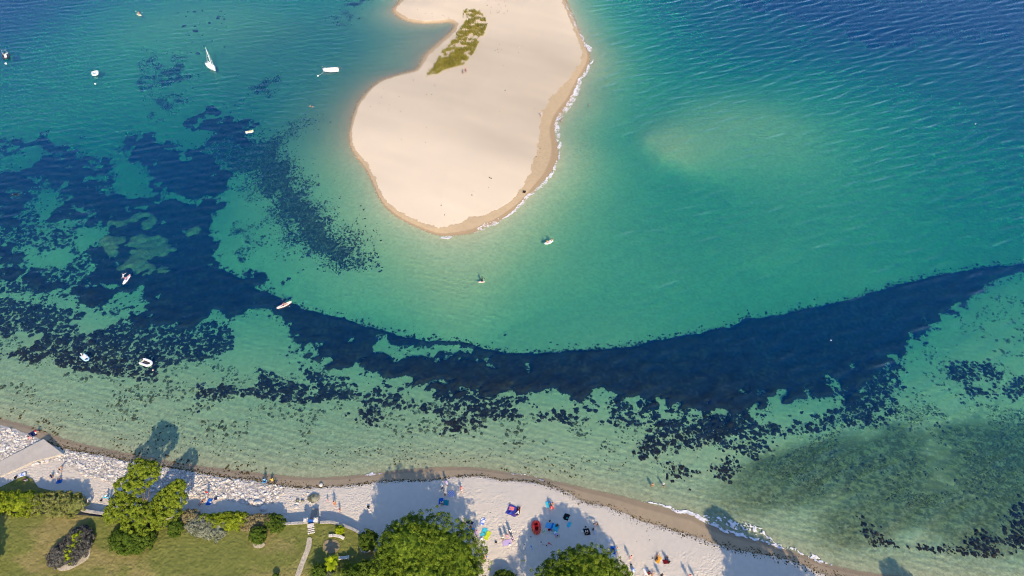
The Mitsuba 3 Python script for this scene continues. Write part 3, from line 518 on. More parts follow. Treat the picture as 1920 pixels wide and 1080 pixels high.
for i in order[:240]:
    sx_ = SP[i, 0]; cut_ = [ground(100, 850)[0], ground(300, 880)[0], ground(400, 920)[0], ground(527, 930)[0], 999]; w_ = int(np.searchsorted(cut_, sx_))
    where_ = ['left of the concrete slipway', 'between the slipway and the maritime pines', 'in the shade and sun beside the maritime pines', 'between the red-shirted person and the pale blue chair', 'near the slatted ramp'][w_]
    solid('beach_stone', trimesh.Trimesh(*stones[i], process=False), 'm_stone', label='pale stone in the stony strip ' + where_, cat='stone', group='pale stones ' + where_)
def cat_mesh(lst):
    n = np.cumsum([0] + [len(v) for v, _ in lst]); return trimesh.Trimesh(np.vstack([v for v, _ in lst]), np.vstack([f + n[i] for i, (_, f) in enumerate(lst)]), process=False)
solid('pebbles', cat_mesh([stones[i] for i in order[240:]]), 'm_stone', label='pale pebbles and cobbles filling the stony strip above the shore', cat='pebbles', kind='stuff')
def boulder(u, v, s, m, label, seed, flat=0.6, name='boulder', sq=(1, 1)):
    x, y, z = at(u, v); q = ball(1, 2); n = meshkit.fbm(q.vertices * 1.3 + seed * 7, 3, seed)
    q.vertices *= (0.62 + 0.75 * n)[:, None]; q.vertices *= np.array([s * sq[0], s * sq[1], s * flat]); q.apply_translation([x, y, z + s * flat * 0.35])
    solid(name, q, m, smooth=50, label=label, cat='rock')
mat('m_greenrock', diffuse(mikit.proc(lambda p, n, uv: mix([0.09, 0.10, 0.07], [0.30, 0.30, 0.23], ss(0.3, 0.7, fbm(p.x * 2.2, p.y * 2.2, p.z * 2.2))))))
boulder(588, 935, 1.15, 'm_greenrock', 'flat dark green weedy rock on the sand left of the man in orange', 1, 0.3, sq=(1.0, 0.7))
boulder(484, 945, 0.8, 'm_stone', 'largest pale slab rock at the right end of the stony strip', 2, 0.5, sq=(1.1, 0.7))
boulder(495, 953, 0.62, 'm_stone', 'pale rock wedged just below the largest slab of the stony strip', 3, 0.55)
boulder(470, 941, 0.5, 'm_stone', 'pale rock left of the largest slab of the stony strip', 4, 0.55)
boulder(166, 937, 0.55, 'm_stone', 'lone white rock beside the right end of the clipped green hedge', 5, 0.6)
boulder(558, 939, 0.32, 'm_greenrock', 'small dark rock, leftmost of two left of the green weedy rock', 6, 0.8)
boulder(567, 940, 0.30, 'm_greenrock', 'small dark rock touching sand right beside the green weedy rock', 7, 0.8)
boulder(555, 951, 0.4, 'm_stone', 'pale rock on the sand left of the slatted ramp', 8, 0.5)
boulder(602, 910, 0.35, 'm_stone', 'pale rock on the brown seaweed line above the orange shorts man', 9, 0.8)
boulder(983, 360, 0.42, 'm_weed', 'small black rock on the damp rim of the sandbar', 10, 0.7)

# ---------------------------------------------------------------- marram grass and litter on the sandbar
MAR = [(869, 18), (876, 16), (884, 17), (897, 19), (904, 24), (910, 34), (913, 44), (910, 54), (906, 66), (899, 76), (893, 86), (888, 98), (880, 106), (874, 114), (868, 120), (850, 124), (832, 128), (820, 135), (800, 137), (808, 128), (816, 116), (822, 106), (830, 92), (842, 82), (848, 70), (856, 58), (866, 46), (872, 38), (868, 28)]
def blades(P, h, w, seed, lean=0.5):
    r = np.random.default_rng(seed); n = len(P); z = zt(P[:, 0], P[:, 1]); a = r.uniform(0, 6.28, n); b = r.uniform(0, 6.28, n)
    hh = h * r.uniform(0.5, 1.2, n); ww = w * r.uniform(0.6, 1.3, n); L = lean * hh * r.uniform(0.2, 1.4, n)
    base = np.stack([P[:, 0], P[:, 1], z - 0.04], -1); side = np.stack([np.cos(a), np.sin(a), a * 0], -1) * ww[:, None]
    mid = base + np.stack([np.cos(b) * L * .4, np.sin(b) * L * .4, hh * 0.65], -1); tip = base + np.stack([np.cos(b) * L, np.sin(b) * L, hh], -1)
    v = np.stack([base - side, base + side, mid + side * .8, mid - side * .8, tip], 1).reshape(-1, 3); f = np.array([[0, 1, 2], [0, 2, 3], [3, 2, 4]])
    return trimesh.Trimesh(v, (f[None] + (np.arange(n) * 5)[:, None, None]).reshape(-1, 3), process=False)
mp = thin(scatter(MAR, 24, 1.6, 70), 0.55, 0.43, 6)
solid('marram_grass', blades(mp, 0.85, 0.10, 71, 0.7), 'm_marram', label='tufted yellow green marram grass on the crest of the sandbar', cat='grass', kind='stuff')
LIT = [scatter(p, d, 1.5, 80 + i) for i, (p, d) in enumerate([([(905, 0), (960, 0), (950, 30), (920, 28)], 0.25), ([(785, 2), (790, 14), (815, 24), (850, 26), (850, 30), (808, 28), (780, 14)], 0.35), ([(818, 380), (860, 385), (850, 420), (815, 416)], 0.12), ([(920, 84), (980, 80), (970, 110), (910, 105)], 0.07), ([(778, 264), (800, 266), (796, 282), (776, 280)], 0.14), ([(870, 375), (960, 280), (965, 290), (890, 380)], 0.10), ([(690, 160), (760, 160), (760, 200), (680, 210)], 0.05), ([(1005, 265), (1015, 262), (1014, 300), (1004, 300)], 0.4), ([(700, 150), (1050, 60), (1020, 200), (700, 300)], 0.006)])]
solid('beach_litter', clumps(np.vstack(LIT), (0.10, 0.34), 0.5, 13, k=6), 'm_wrack', smooth=False, label='small dark bits of dried weed strewn over the sandbar', cat='weed', kind='stuff')
BW = [scatter(p, d, 1.2, 95 + i) for i, (p, d) in enumerate([([(975, 1005), (1035, 1010), (1030, 1040), (990, 1046), (965, 1030)], 5.0), ([(1180, 995), (1200, 985), (1230, 1000), (1200, 1030)], 0.8), ([(860, 925), (960, 930), (1000, 960), (880, 970)], 0.05), ([(1000, 900), (1100, 940), (1230, 1000), (1215, 1004), (1090, 950)], 0.6)])]
solid('dry_weed', clumps(thin(np.vstack(BW), 0.9, 0.5, 14), (0.06, 0.20), 0.3, 14, k=6), 'm_wrack', label='dark dry weed scattered on the sand below the red inflatable dinghy', cat='weed', kind='stuff')

# ---------------------------------------------------------------- lawn, walls, ramp, garden
ZL = 2.6
def ground_sheet(poly, z, step, bump, seed, skirt=1.6):
    """a gently uneven top with an earth skirt, as one closed-sided sheet"""
    x0, y0, x1, y1 = poly.bounds; xs = np.arange(x0 - step, x1 + step, step); ys = np.arange(y0 - step, y1 + step, step)
    tri = shapely.delaunay_triangles  # noqa
    P = np.array([(x, y) for y in ys for x in xs]); P = P[inside(poly.buffer(-step * 0.45), P)]
    b = dense(np.array(poly.exterior.coords), step)[:-1]
    from scipy.spatial import Delaunay
    allp = np.vstack([b, P]); d = Delaunay(allp).simplices; c = allp[d].mean(1); d = d[inside(poly, c)]
    a = allp[d]; area = (a[:, 1, 0] - a[:, 0, 0]) * (a[:, 2, 1] - a[:, 0, 1]) - (a[:, 1, 1] - a[:, 0, 1]) * (a[:, 2, 0] - a[:, 0, 0]); d[area < 0] = d[area < 0][:, ::-1]
    h = (z(allp) if callable(z) else z) + bump * (meshkit.fbm(np.concatenate([allp * 0.3, np.zeros((len(allp), 1))], 1), 3, seed) - 0.5)
    v = np.column_stack([allp, h]); n = len(b); k = np.arange(n); k2 = (k + 1) % n
    low = v[:n] - [0, 0, skirt]; o = len(v)
    return trimesh.Trimesh(np.vstack([v, low]), np.vstack([d, np.stack([k, o + k, k2], 1), np.stack([k2, o + k, o + k2], 1)]), process=False)
def px_poly(px, z, smooth=0): 
    p = line(px, z); return Polygon(curve(p, smooth, True) if smooth else p).buffer(0)
LAWN = [(-200, 968), (-60, 962), (0, 962), (60, 963), (155, 966), (200, 970), (290, 986), (340, 992), (440, 992), (525, 984), (573, 981), (600, 981), (640, 985), (676, 1003), (700, 1032), (740, 1070), (800, 1110), (800, 1300), (-200, 1300)]
lawn_poly = px_poly(LAWN, ZL)
solid('lawn', ground_sheet(lawn_poly, ZL, 0.7, 0.25, 3), 'm_lawn', smooth=40, kind='structure', label='sun-bleached lawn behind the sea wall, green and straw coloured')
for i_, p_ in enumerate(STONES):
    solid('shingle_bed', ground_sheet(px_poly(p_, 1.0), lambda P: zt(P[:, 0], P[:, 1]) + 0.05, 0.5, 0.04, 20 + i_, 0.4), 'm_shingle', kind='structure', label=['dark grey shingle between the pale stones left of the slipway', 'dark grey shingle between the pale stones of the long strip right of the slipway'][i_])
VERGE = [(-60, 925), (0, 912), (20, 902), (45, 890), (58, 896), (70, 912), (100, 920), (150, 926), (160, 940), (0, 960), (-60, 960)]
solid('grass_verge', ground_sheet(px_poly(VERGE, 1.8), lambda P: zt(P[:, 0], P[:, 1]) + 0.18, 0.5, 0.25, 5, 0.5), 'm_lawn', smooth=40, kind='structure', label='tufted grass verge between the concrete slipway and the hedge')
RAMP = [(-120, 960), (-60, 922), (0, 895), (64, 864), (119, 851), (82, 824), (0, 869), (-60, 900), (-120, 930)]
def slope_z(P):
    return np.maximum(zt(P[:, 0], P[:, 1]) + 0.16, 1.0 + 0.028 * np.clip(-74 - P[:, 0], 0, 60))
rp = px_poly([(-130, 964), (0, 897), (66, 866), (119, 852), (83, 825), (0, 869), (-130, 936)], 1.1)
solid('slipway', ground_sheet(rp, slope_z, 0.8, 0.02, 6, 0.9), 'm_concrete', smooth=30, kind='structure', label='smooth grey concrete slipway running down to the stones at the left edge')
PATH = [(557, 1180), (548, 1120), (551, 1090), (558, 1066), (566, 1046), (573, 1028), (576, 1010), (580, 1008), (585, 1010), (583, 1028), (575, 1048), (567, 1070), (560, 1090), (558, 1120), (567, 1180)]
solid('garden_path', ground_sheet(px_poly(PATH, ZL, 2), ZL + 0.10, 0.35, 0.02, 7, 0.3), 'm_gravel', kind='structure', label='narrow pale gravel path winding down the garden to the steps')
BED = [(607, 1018), (614, 1013), (626, 1012), (635, 1016), (637, 1026), (632, 1034), (622, 1038), (612, 1036), (606, 1028)]
solid('gravel_circle', ground_sheet(px_poly(BED, ZL, 3), ZL + 0.10, 0.35, 0.02, 8, 0.3), 'm_bed', kind='structure', label='round bare patch in the lawn in front of the stone bench')
BARE = [(106, 1062), (112, 1052), (130, 1048), (150, 1042), (162, 1024), (166, 1016), (170, 1030), (166, 1046), (150, 1058), (130, 1068), (112, 1070)]
solid('bare_earth', ground_sheet(px_poly(BARE, ZL, 3), ZL + 0.10, 0.4, 0.03, 9, 0.3), 'm_gravel', kind='structure', label='bare sandy earth along the foot of the heather bush')
BARE2 = [(474, 1020), (482, 1017), (492, 1017), (497, 1021), (490, 1027), (478, 1027)]
solid('bare_soil', ground_sheet(px_poly(BARE2, ZL, 3), ZL + 0.10, 0.3, 0.03, 10, 0.3), 'm_gravel', kind='structure', label='bare soil below the round clipped bush')

def seg_box(a, b, w, z0, z1, bevel=0.03):
    d = b - a; L = np.hypot(*d); m = box(L, w, z1 - z0, 0, 0, 0, bevel); c = (a + b) / 2
    m.apply_transform(trimesh.transformations.rotation_matrix(math.atan2(d[1], d[0]), [0, 0, 1])); m.apply_translation([c[0], c[1], (z0 + z1) / 2]); return m
def wall(px, label, z1=2.95, w=0.34):
    k = new('sea_wall', label, 'wall'); p = line(px, z1)
    for a, b in zip(p[:-1], p[1:]):
        u = (b - a) / np.hypot(*(b - a))
        part(k, 'wall_face', seg_box(a, b - u * 0.004, w, 0.6, z1 - 0.12, 0.02), 'm_wallstone')
        n = max(1, round(np.hypot(*(b - a)) / 1.05))
        for i in range(n):
            s, e = a + (b - a) * i / n, a + (b - a) * (i + 1) / n
            part(k, 'coping_stone', seg_box(s + u * 0.012, e - u * 0.012, w + 0.12, z1 - 0.115, z1 + rng.uniform(0, 0.015), 0.03), 'm_wallstone')
    return k
wall([(600, 979), (620, 978), (640, 983), (660, 991), (677, 1000)], 'low stone sea wall bending away from the right gate pillar towards the big tree')
wall([(527, 982), (545, 981), (572, 979)], 'short low stone sea wall joining the left gate pillar to the straw hedge')
wall([(150, 954), (166, 958), (199, 963)], 'short grey sea wall between the clipped hedge and the maritime pine', 2.75)
def pillar(u, v, label):
    x, y = ground(u, v, 3.4); k = new('gate_pillar', label, 'pillar')
    part(k, 'shaft', box(0.62, 0.62, 2.6, x, y, 2.05, 0.03), 'm_wallstone'); part(k, 'cap', box(0.78, 0.78, 0.12, x, y, 3.413, 0.03), 'm_stone'); part(k, 'finial', ball(0.2, 2, (x, y, 3.62)), 'm_stone', True)
    return x, y
pl, pr_ = pillar(573, 975, 'pale square gate pillar left of the blue gate'), pillar(592, 974, 'pale square gate pillar right of the blue gate')
gx, gy = (pl[0] + pr_[0]) / 2, (pl[1] + pr_[1]) / 2
BLUE = col(0.02, 0.10, 0.42, 0.4)
k = new('garden_gate', 'bright blue wooden garden gate between two stone pillars', 'gate')
part(k, 'top_rail', box(1.1, 0.10, 0.12, gx, gy - 0.05, 3.45, 0.02), BLUE); part(k, 'bottom_rail', box(1.1, 0.09, 0.12, gx, gy - 0.05, 2.28, 0.02), BLUE)
for i in range(8): part(k, 'board', box(0.125, 0.05, 1.16, gx - 0.49 + i * 0.14, gy - 0.05, 2.865, 0.01), BLUE)
x0, y0 = ground(584, 1000, ZL)
k = new('garden_steps', 'pale stone steps with dark gaps leading from the gravel path to the blue gate', 'steps')
dirv = np.array([gx - x0, gy - y0 - 0.6])
for i in range(5):
    c = np.array([x0, y0]) + dirv * i / 4.2; rot = math.atan2(dirv[1], dirv[0]) - math.pi / 2
    m = box(1.15, 0.17 if i < 4 else 0.62, 0.22, 0, 0, 0, 0.02, rot); m.apply_translation([c[0], c[1], ZL + 0.16 - 0.02 * i]); part(k, 'step', m, 'm_stone')
k = new('slatted_ramp', 'grey slatted wooden ramp dropping from the blue gate to the sand', 'ramp')
for i in range(9):
    part(k, 'slat', box(1.05, 0.22, 0.06, gx - 0.02 * i, gy + 0.6 + i * 0.29, 2.25 - i * 0.085, 0.012), col(0.32, 0.29, 0.25))
for s in (-0.42, 0.42):
    part(k, 'beam', tube([(gx + s, gy + 0.45, 2.16), (gx + s - 0.16, gy + 3.1, 1.42)], 0.06, 6), col(0.25, 0.22, 0.19))
k = new('stone_bench', 'long low curved white stone bench above the gravel circle in the garden', 'bench')
bp = curve(line([(616, 1004), (626, 1003.5), (636, 1005), (645, 1009)], ZL + 0.45), 3)
for i, (a, b) in enumerate(zip(bp[:-1], bp[1:])):
    u_ = (b - a) / np.hypot(*(b - a)); part(k, 'seat_block', seg_box(a + u_ * 0.006, b - u_ * 0.006, 0.5, ZL + 0.28, ZL + 0.46, 0.03), 'm_stone')
for i in (1, 5, 8): part(k, 'leg', box(0.3, 0.36, 0.32, bp[i][0], bp[i][1], ZL + 0.15, 0.02), 'm_wallstone')
def bench(u, v, deg, label):
    x, y = ground(u, v, ZL + 0.4); k = new('garden_bench', label, 'bench'); M = pose(x, y, ZL + 0.05, deg); wd = col(0.72, 0.70, 0.66)
    for i in range(4): part(k, 'seat_slat', box(1.75, 0.11, 0.04, 0, -0.2 + i * 0.135, 0.45, 0.01), wd, M=M)
    for i in range(3): part(k, 'back_slat', box(1.75, 0.035, 0.11, 0, -0.33 - i * 0.02, 0.58 + i * 0.14, 0.01), wd, M=M)
    for sx in (-0.78, 0.78):
        part(k, 'leg', box(0.08, 0.08, 0.45, sx, 0.2, 0.215, 0.01), wd, M=M); part(k, 'leg', box(0.08, 0.08, 0.95, sx, -0.29, 0.46, 0.01), wd, M=M); part(k, 'armrest', box(0.09, 0.55, 0.05, sx, -0.03, 0.69, 0.012), wd, M=M)
bench(645, 1046, 6, 'white slatted garden bench facing the sea below the gravel circle')
x, y = ground(687, 1026, ZL)
k = new('planter', 'round stone-edged planter full of green beside the end of the sea wall', 'planter')
for i in range(14):
    a = 2 * math.pi * i / 14; m = box(0.42, 0.24, 0.4, 0, 0, 0, 0.03, a + math.pi / 2); m.apply_translation([x + 0.95 * math.cos(a), y + 0.95 * math.sin(a), ZL + 0.15]); part(k, 'edging_stone', m, 'm_stone')
part(k, 'soil', tube([(x, y, ZL - 0.1), (x, y, ZL + 0.22)], 0.84, 18), 'm_bark')

# ---------------------------------------------------------------- foliage
def leaf_mass(blobs, puffs, puff_r, leaves, leaf, seed, low=-0.25, flat=0.8, core=True, jitter=0.16):
    """a crown: sprays of small leaf faces gathered in puffs over ellipsoids (cx, cy, cz, rx, ry, rz)"""
    r = np.random.default_rng(seed); B = np.array(blobs, float); vol = (B[:, 3] * B[:, 4] + B[:, 3] * B[:, 5] + B[:, 4] * B[:, 5]); cnt = np.maximum(3, (puffs * vol / vol.sum()).astype(int)); C = []
    for b, n in zip(B, cnt):
        d = r.normal(size=(n * 4, 3)); d /= np.linalg.norm(d, axis=1, keepdims=True); d = d[d[:, 2] > low][:n]
        q = b[:3] + d * b[3:] * (1 + r.normal(0, jitter * 0.5, (len(d), 1)) - 0.04 * (r.uniform(size=(len(d), 1)) < 0.25))
        inner = np.zeros(len(q), bool)
        for o in B:
            if o is not b: inner |= (((q - o[:3]) / o[3:]) ** 2).sum(1) < 0.62
        C.append(np.hstack([q[~inner], (d / b[3:])[~inner] / np.linalg.norm((d / b[3:])[~inner], axis=1, keepdims=True)]))
    C = np.vstack(C); n = len(C)
    pr = puff_r * r.uniform(0.65, 1.25, n); d = r.normal(size=(n, leaves, 3)) + 0.75 * C[:, None, 3:]; d /= np.linalg.norm(d, axis=2, keepdims=True)
    rad = pr[:, None, None] * r.uniform(0.55, 1.08, (n, leaves, 1)); p = C[:, None, :3] + d * rad * np.array([1, 1, flat])
    nr = d + [0, -0.15, 0.35] + 0.5 * r.normal(size=d.shape); nr /= np.linalg.norm(nr, axis=2, keepdims=True)
    t = np.cross(nr, r.normal(size=nr.shape)); t /= np.linalg.norm(t, axis=2, keepdims=True) + 1e-9; u = np.cross(nr, t); s = leaf * r.uniform(0.6, 1.3, (n, leaves, 1))
    v = np.stack([p + t * s, p + u * s * 0.5, p - t * s, p - u * s * 0.5], 2).reshape(-1, 3); k = n * leaves
    f = (np.array([[0, 1, 2], [0, 2, 3]])[None] + (np.arange(k) * 4)[:, None, None]).reshape(-1, 3)
    m = trimesh.Trimesh(v, f, process=False)
    if core:
        cs = []
        for b in B:
            c = trimesh.creation.icosphere(subdivisions=2, radius=1.0); c.vertices *= (0.72 + 0.3 * meshkit.noise(c.vertices * 2.2 + seed, seed))[:, None]; c.vertices = c.vertices * b[3:] * (0.86 if core is True else core) + b[:3]; cs.append(c)
        m = join(m, *cs)
    return m
def limb(a, b, r0, r1, sag=0.0, n=6, wob=0.1, seed=0):
    r = np.random.default_rng(seed); t = np.linspace(0, 1, n)[:, None]; p = np.asarray(a) + (np.asarray(b) - np.asarray(a)) * t; p[1:-1] += r.normal(0, wob, (n - 2, 3)); p[:, 2] += sag * np.sin(np.pi * t[:, 0])
    return tube(p, np.linspace(r0, r1, n), 8)
def tree(label, base, blobs, m, puffs, puff_r, leaves, leaf, seed, r0=0.35, top=0.7, name='pine_tree', low=-0.25, group=None, core=True):
    k = new(name, label, 'tree', group); B = np.array(blobs, float); c = B[:, :3].mean(0); base = np.array(base, float); fork = base + (c - base) * np.array([0.35, 0.35, 0.55])
    part(k, 'trunk', limb(base - [0, 0, 0.4], fork, r0, r0 * 0.75, seed=seed), 'm_bark', 40)
    for i, b in enumerate(B[:7]): part(k, 'limb', limb(fork - [0, 0, 0.15 * i / max(1, len(B))], b[:3] - [0, 0, b[5] * 0.2], r0 * 0.5, r0 * 0.16, seed=seed + i), 'm_bark', 40)
    part(k, 'crown', leaf_mass(blobs, puffs, puff_r, leaves, leaf, seed, low, core=core), m); return k
def shrub(name, label, u, v, rx, ry, rz, m, puffs, puff_r, leaves, leaf, seed, z=ZL, cat='bush', more=(), group=None):
    x, y = ground(u, v, z + rz * 0.6); k = new(name, label, cat, group)
    blobs = [(x, y, z + rz * 0.45, rx, ry, rz * 0.75)] + [(x + a, y + b, z + c, d, e, f) for a, b, c, d, e, f in more]
    part(k, 'foliage', leaf_mass(blobs, puffs, puff_r, leaves, leaf, seed, low=-0.35), m)
    part(k, 'stem', limb((x, y, z - 0.25), (x + 0.1, y, z + rz * 0.6), 0.12, 0.05, seed=seed), 'm_bark'); return k
def blob(u, v, z, rx, ry, rz):
    x, y = ground(u, v, z); return (x, y, z, rx, ry, rz)
# the big umbrella crown in the middle of the lower edge
bx, by = ground(802, 1052, 8.0)
big = [(bx - 3.0, by + 1.6, 9.3, 4.6, 3.8, 2.4), (bx, by, 7.2, 8.6, 8.2, 3.3), (bx - 3.2, by + 3.6, 7.2, 4.3, 3.9, 2.3), (bx + 3.6, by + 1.4, 6.0, 4.6, 4.2, 2.3), (bx - 5.2, by - 1.0, 6.6, 3.6, 4.2, 2.4), (bx + 5.6, by - 2.8, 5.6, 3.6, 4.0, 2.2), (bx, by - 3.0, 8.4, 5.5, 4.5, 2.5), (bx + 0.3, by + 1.0, 9.0, 4.2, 4.0, 2.0)]
tree('huge round umbrella pine with dense bright green crown beside the garden', (bx + 0.6, by - 1.5, 1.6), big, 'm_pine', 2000, 0.44, 76, 0.095, 101, 0.55)
cx2, cy2 = ground(1100, 1100, 8.0)
sec = [(cx2, cy2, 6.2, 7.2, 6.8, 3.2), (cx2 - 4.0, cy2 + 0.8, 6.2, 4.2, 3.8, 2.3), (cx2 + 3.8, cy2 + 1.2, 5.8, 3.8, 3.6, 2.0), (cx2, cy2 + 2.6, 7.0, 4.2, 3.8, 2.2), (cx2, cy2 - 2, 7.6, 4.5, 4.0, 2.2)]
tree('second umbrella pine on the sand right of the huge one, cut by the lower edge', (cx2, cy2 - 1, 1.8), sec, 'm_pine', 1300, 0.43, 76, 0.095, 111, 0.45)
# the leaning maritime pines between hedge and stones
mar = [blob(270, 888, 7.6, 2.3, 2.2, 1.7), blob(258, 876, 8.2, 1.3, 1.3, 1.1), blob(284, 880, 7.7, 1.3, 1.3, 1.0), blob(240, 912, 6.6, 2.1, 1.8, 1.5), blob(262, 910, 6.5, 1.4, 1.3, 1.1), blob(228, 940, 5.2, 1.7, 1.7, 1.4), blob(216, 962, 4.2, 1.7, 1.6, 1.3), blob(250, 958, 5.0, 2.3, 2.0, 1.6), blob(280, 962, 4.7, 2.2, 2.0, 1.5), blob(262, 984, 4.4, 2.5, 1.9, 1.6)]
b0 = ground(286, 1002, ZL)
tree('tall maritime pine leaning over the stones left of the gate, tufted pale green crown', (b0[0], b0[1], ZL), mar, 'm_maritime', 950, 0.36, 70, 0.11, 121, 0.26, low=-0.6, core=0.55)
mar2 = [blob(333, 912, 6.0, 1.1, 1.1, 1.0), blob(322, 926, 5.4, 1.7, 1.5, 1.2), blob(308, 940, 5.0, 1.8, 1.6, 1.3), blob(330, 938, 4.8, 1.4, 1.4, 1.2), blob(314, 962, 4.3, 1.9, 1.8, 1.3), blob(300, 975, 4.2, 1.5, 1.4, 1.1)]
b1 = ground(300, 992, ZL)
tree('smaller maritime pine growing out of the right side of the leaning one', (b1[0], b1[1], ZL), mar2, 'm_maritime', 500, 0.35, 70, 0.11, 131, 0.2, low=-0.6, core=0.55)
shrub('rounded_bush', 'dark rounded bush under the maritime pines on the lawn edge', 247, 1010, 3.4, 2.2, 2.0, 'm_shrub', 260, 0.4, 50, 0.13, 141)
shrub('rounded_bush', 'small dark conical bush right of the maritime pines', 328, 990, 1.0, 1.2, 1.7, 'm_shrub', 80, 0.3, 45, 0.12, 142)
shrub('rounded_bush', 'round clipped green bush on the lawn below the straw hedge', 483, 1003, 1.35, 1.3, 1.5, 'm_shrub', 130, 0.26, 60, 0.09, 143)
shrub('heather_bush', 'large grey heather bush with dark shade alone on the lawn', 143, 1020, 2.1, 3.0, 1.6, 'm_heather', 260, 0.36, 50, 0.12, 144)
shrub('heather_bush', 'small grey heather bush touching the lower left of the large one', 110, 1040, 1.5, 1.8, 1.3, 'm_heather', 150, 0.34, 50, 0.12, 145)
shrub('lime_shrub', 'bright lime green shrub growing through the large grey heather', 146, 1012, 0.9, 1.5, 2.0, 'm_lime', 26, 0.36, 40, 0.14, 146)
shrub('lime_shrub', 'bright lime green shrub at the lower side of the large grey heather', 134, 1038, 0.9, 1.3, 1.9, 'm_lime', 20, 0.36, 40, 0.14, 147)
def hedge(label, px, z, half_w, hgt, m, puffs, seed, leaf=0.14, pr=0.4, name='hedge'):
    p = dense(line(px, z + hgt), 0.7); k = new(name, label, 'hedge'); r = np.random.default_rng(seed)
    blobs = [(a, b, z + hgt * 0.5, half_w * 0.95, half_w * r.uniform(0.9, 1.1), hgt * r.uniform(0.46, 0.54)) for a, b in p]
    part(k, 'foliage', leaf_mass(blobs, puffs, pr, 46, leaf, seed, low=-0.5, jitter=0.1), m)
    for i in range(2, len(p), 5): part(k, 'stem', limb((p[i][0], p[i][1], z - 0.2), (p[i][0], p[i][1], z + hgt * 0.6), 0.07, 0.04, seed=i), 'm_bark')
hedge('long clipped hedge of vivid green at the far left above the lawn', [(-90, 938), (0, 936), (62, 937)], 1.9, 2.1, 2.4, 'm_hedge', 420, 151)
hedge('pale flowering part of the clipped hedge nearer the short grey wall', [(64, 938), (100, 939), (136, 943)], 1.9, 2.0, 2.3, 'm_hedge_pale', 340, 152)
hedge('silver grey bushy hedge right of the maritime pines', [(362, 980), (384, 986), (404, 988)], ZL - 0.7, 1.7, 1.8, 'm_silver', 240, 153)
hedge('pale straw coloured shrub leaning over the sand right of the maritime pines', [(342, 968), (356, 966)], ZL - 0.8, 1.3, 1.7, 'm_straw', 110, 154)
hedge('vivid green clump in the hedge facing the beach', [(406, 974), (424, 972), (446, 972)], ZL - 0.7, 1.5, 1.9, 'm_hedge', 240, 155)
hedge('low green clump between silver and vivid green hedge', [(380, 972), (398, 973)], ZL - 0.8, 1.1, 1.7, 'm_hedge', 110, 156)
hedge('straw coloured dry hedge between vivid green clump and left sea wall', [(462, 978), (480, 977), (500, 977)], ZL - 0.8, 1.4, 1.6, 'm_straw', 220, 157)
hedge('dull green bush ending the hedge beside the left sea wall', [(510, 976), (517, 978)], ZL - 0.8, 1.4, 1.7, 'm_shrub', 110, 158)
shrub('planter_bush', 'dark leafy bush leaning from the stone planter to the sea wall', 690, 1012, 1.3, 1.5, 2.0, 'm_shrub', 110, 0.3, 46, 0.13, 161)
shrub('rounded_bush', 'yellow green shrub at the wall above the stone bench', 637, 994, 0.6, 0.6, 0.9, 'm_lime', 30, 0.26, 40, 0.12, 162)
def rosette(label, u, v, z, n, L, seed, name='palm', up=0.9, trunk=0.0, group=None, m='m_palm', wid=0.2):
    """a palm or agave: a stem and long ribbed leaves, each leaf its own part"""
    r = np.random.default_rng(seed); x, y = ground(u, v, z + trunk); k = new(name, label, 'palm' if name == 'palm' else 'plant', group)
    part(k, 'trunk' if trunk else 'stem', limb((x, y, z - 0.2), (x, y, z + trunk + 0.12), 0.2 if trunk else 0.16, 0.15 if trunk else 0.1, seed=seed, wob=0.03), 'm_bark')
    for i in range(n):
        a = i * 2.4 + r.uniform(-0.2, 0.2); e = r.uniform(0.15, up); l = L * r.uniform(0.75, 1.1); t = np.linspace(0, 1, 7)
        h = np.sin(e) * l * t - 0.55 * l * t ** 2.2; q = np.cos(e) * l * t
        w = wid * np.sin(np.pi * np.clip(t * 0.9 + 0.1, 0, 1)) ** 0.7 + 0.005; ca, sa = math.cos(a), math.sin(a)
        c = np.stack([x + q * ca, y + q * sa, z + trunk + 0.1 + h], -1); sd = np.array([-sa, ca, 0])
        if name == 'palm':                                       # feather leaf: rib with leaflets
            ms = [tube(c, np.linspace(0.03, 0.008, 7), 4)]; cc = curve(c, 4); vs, fs = [], []
            for j in range(2, len(cc) - 1):
                for s in (-1, 1):
                    d = sd * s * 0.8 + (cc[j + 1] - cc[j]) / np.linalg.norm(cc[j + 1] - cc[j]) * 0.6 + [0, 0, -0.25]; ll = L * 0.30 * (1 - 0.5 * j / len(cc)); p0 = cc[j]; tv = (cc[j + 1] - cc[j]) * 0.32
                    b_ = 4 * len(vs); vs.append([p0 - tv, p0 + tv, p0 + d * ll * .6 + tv * .7, p0 + d * ll]); fs += [[b_, b_ + 1, b_ + 2], [b_, b_ + 2, b_ + 3]]
            ms.append(trimesh.Trimesh(np.array(vs).reshape(-1, 3), fs, process=False)); mesh = join(*ms)
        else:
            v = np.concatenate([c - sd * w[:, None], c + [0, 0, -0.05 * wid], c + sd * w[:, None]]); j = np.arange(6)
            f = np.vstack([np.stack([j, j + 1, j + 8], 1), np.stack([j, j + 8, j + 7], 1), np.stack([j + 7, j + 8, j + 15], 1), np.stack([j + 7, j + 15, j + 14], 1)]); mesh = trimesh.Trimesh(v, f, process=False)
        part(k, 'leaf', mesh, m)
rosette('broad-leaved banana palm right of the gravel path', 622, 1056, ZL, 13, 1.7, 171, 'banana_plant', 1.1, 2.3, m='m_lime', wid=0.34)
rosette('dark glossy spiky agave with pale leaf edges in the flower bed below the bench', 652, 1066, ZL, 16, 1.7, 172, 'agave', 0.9, 0.3, wid=0.16)
rosette('light green agave right of the dark spiky one', 672, 1066, ZL, 14, 1.4, 173, 'agave', 0.9, 0.25, wid=0.16, m='m_lime')
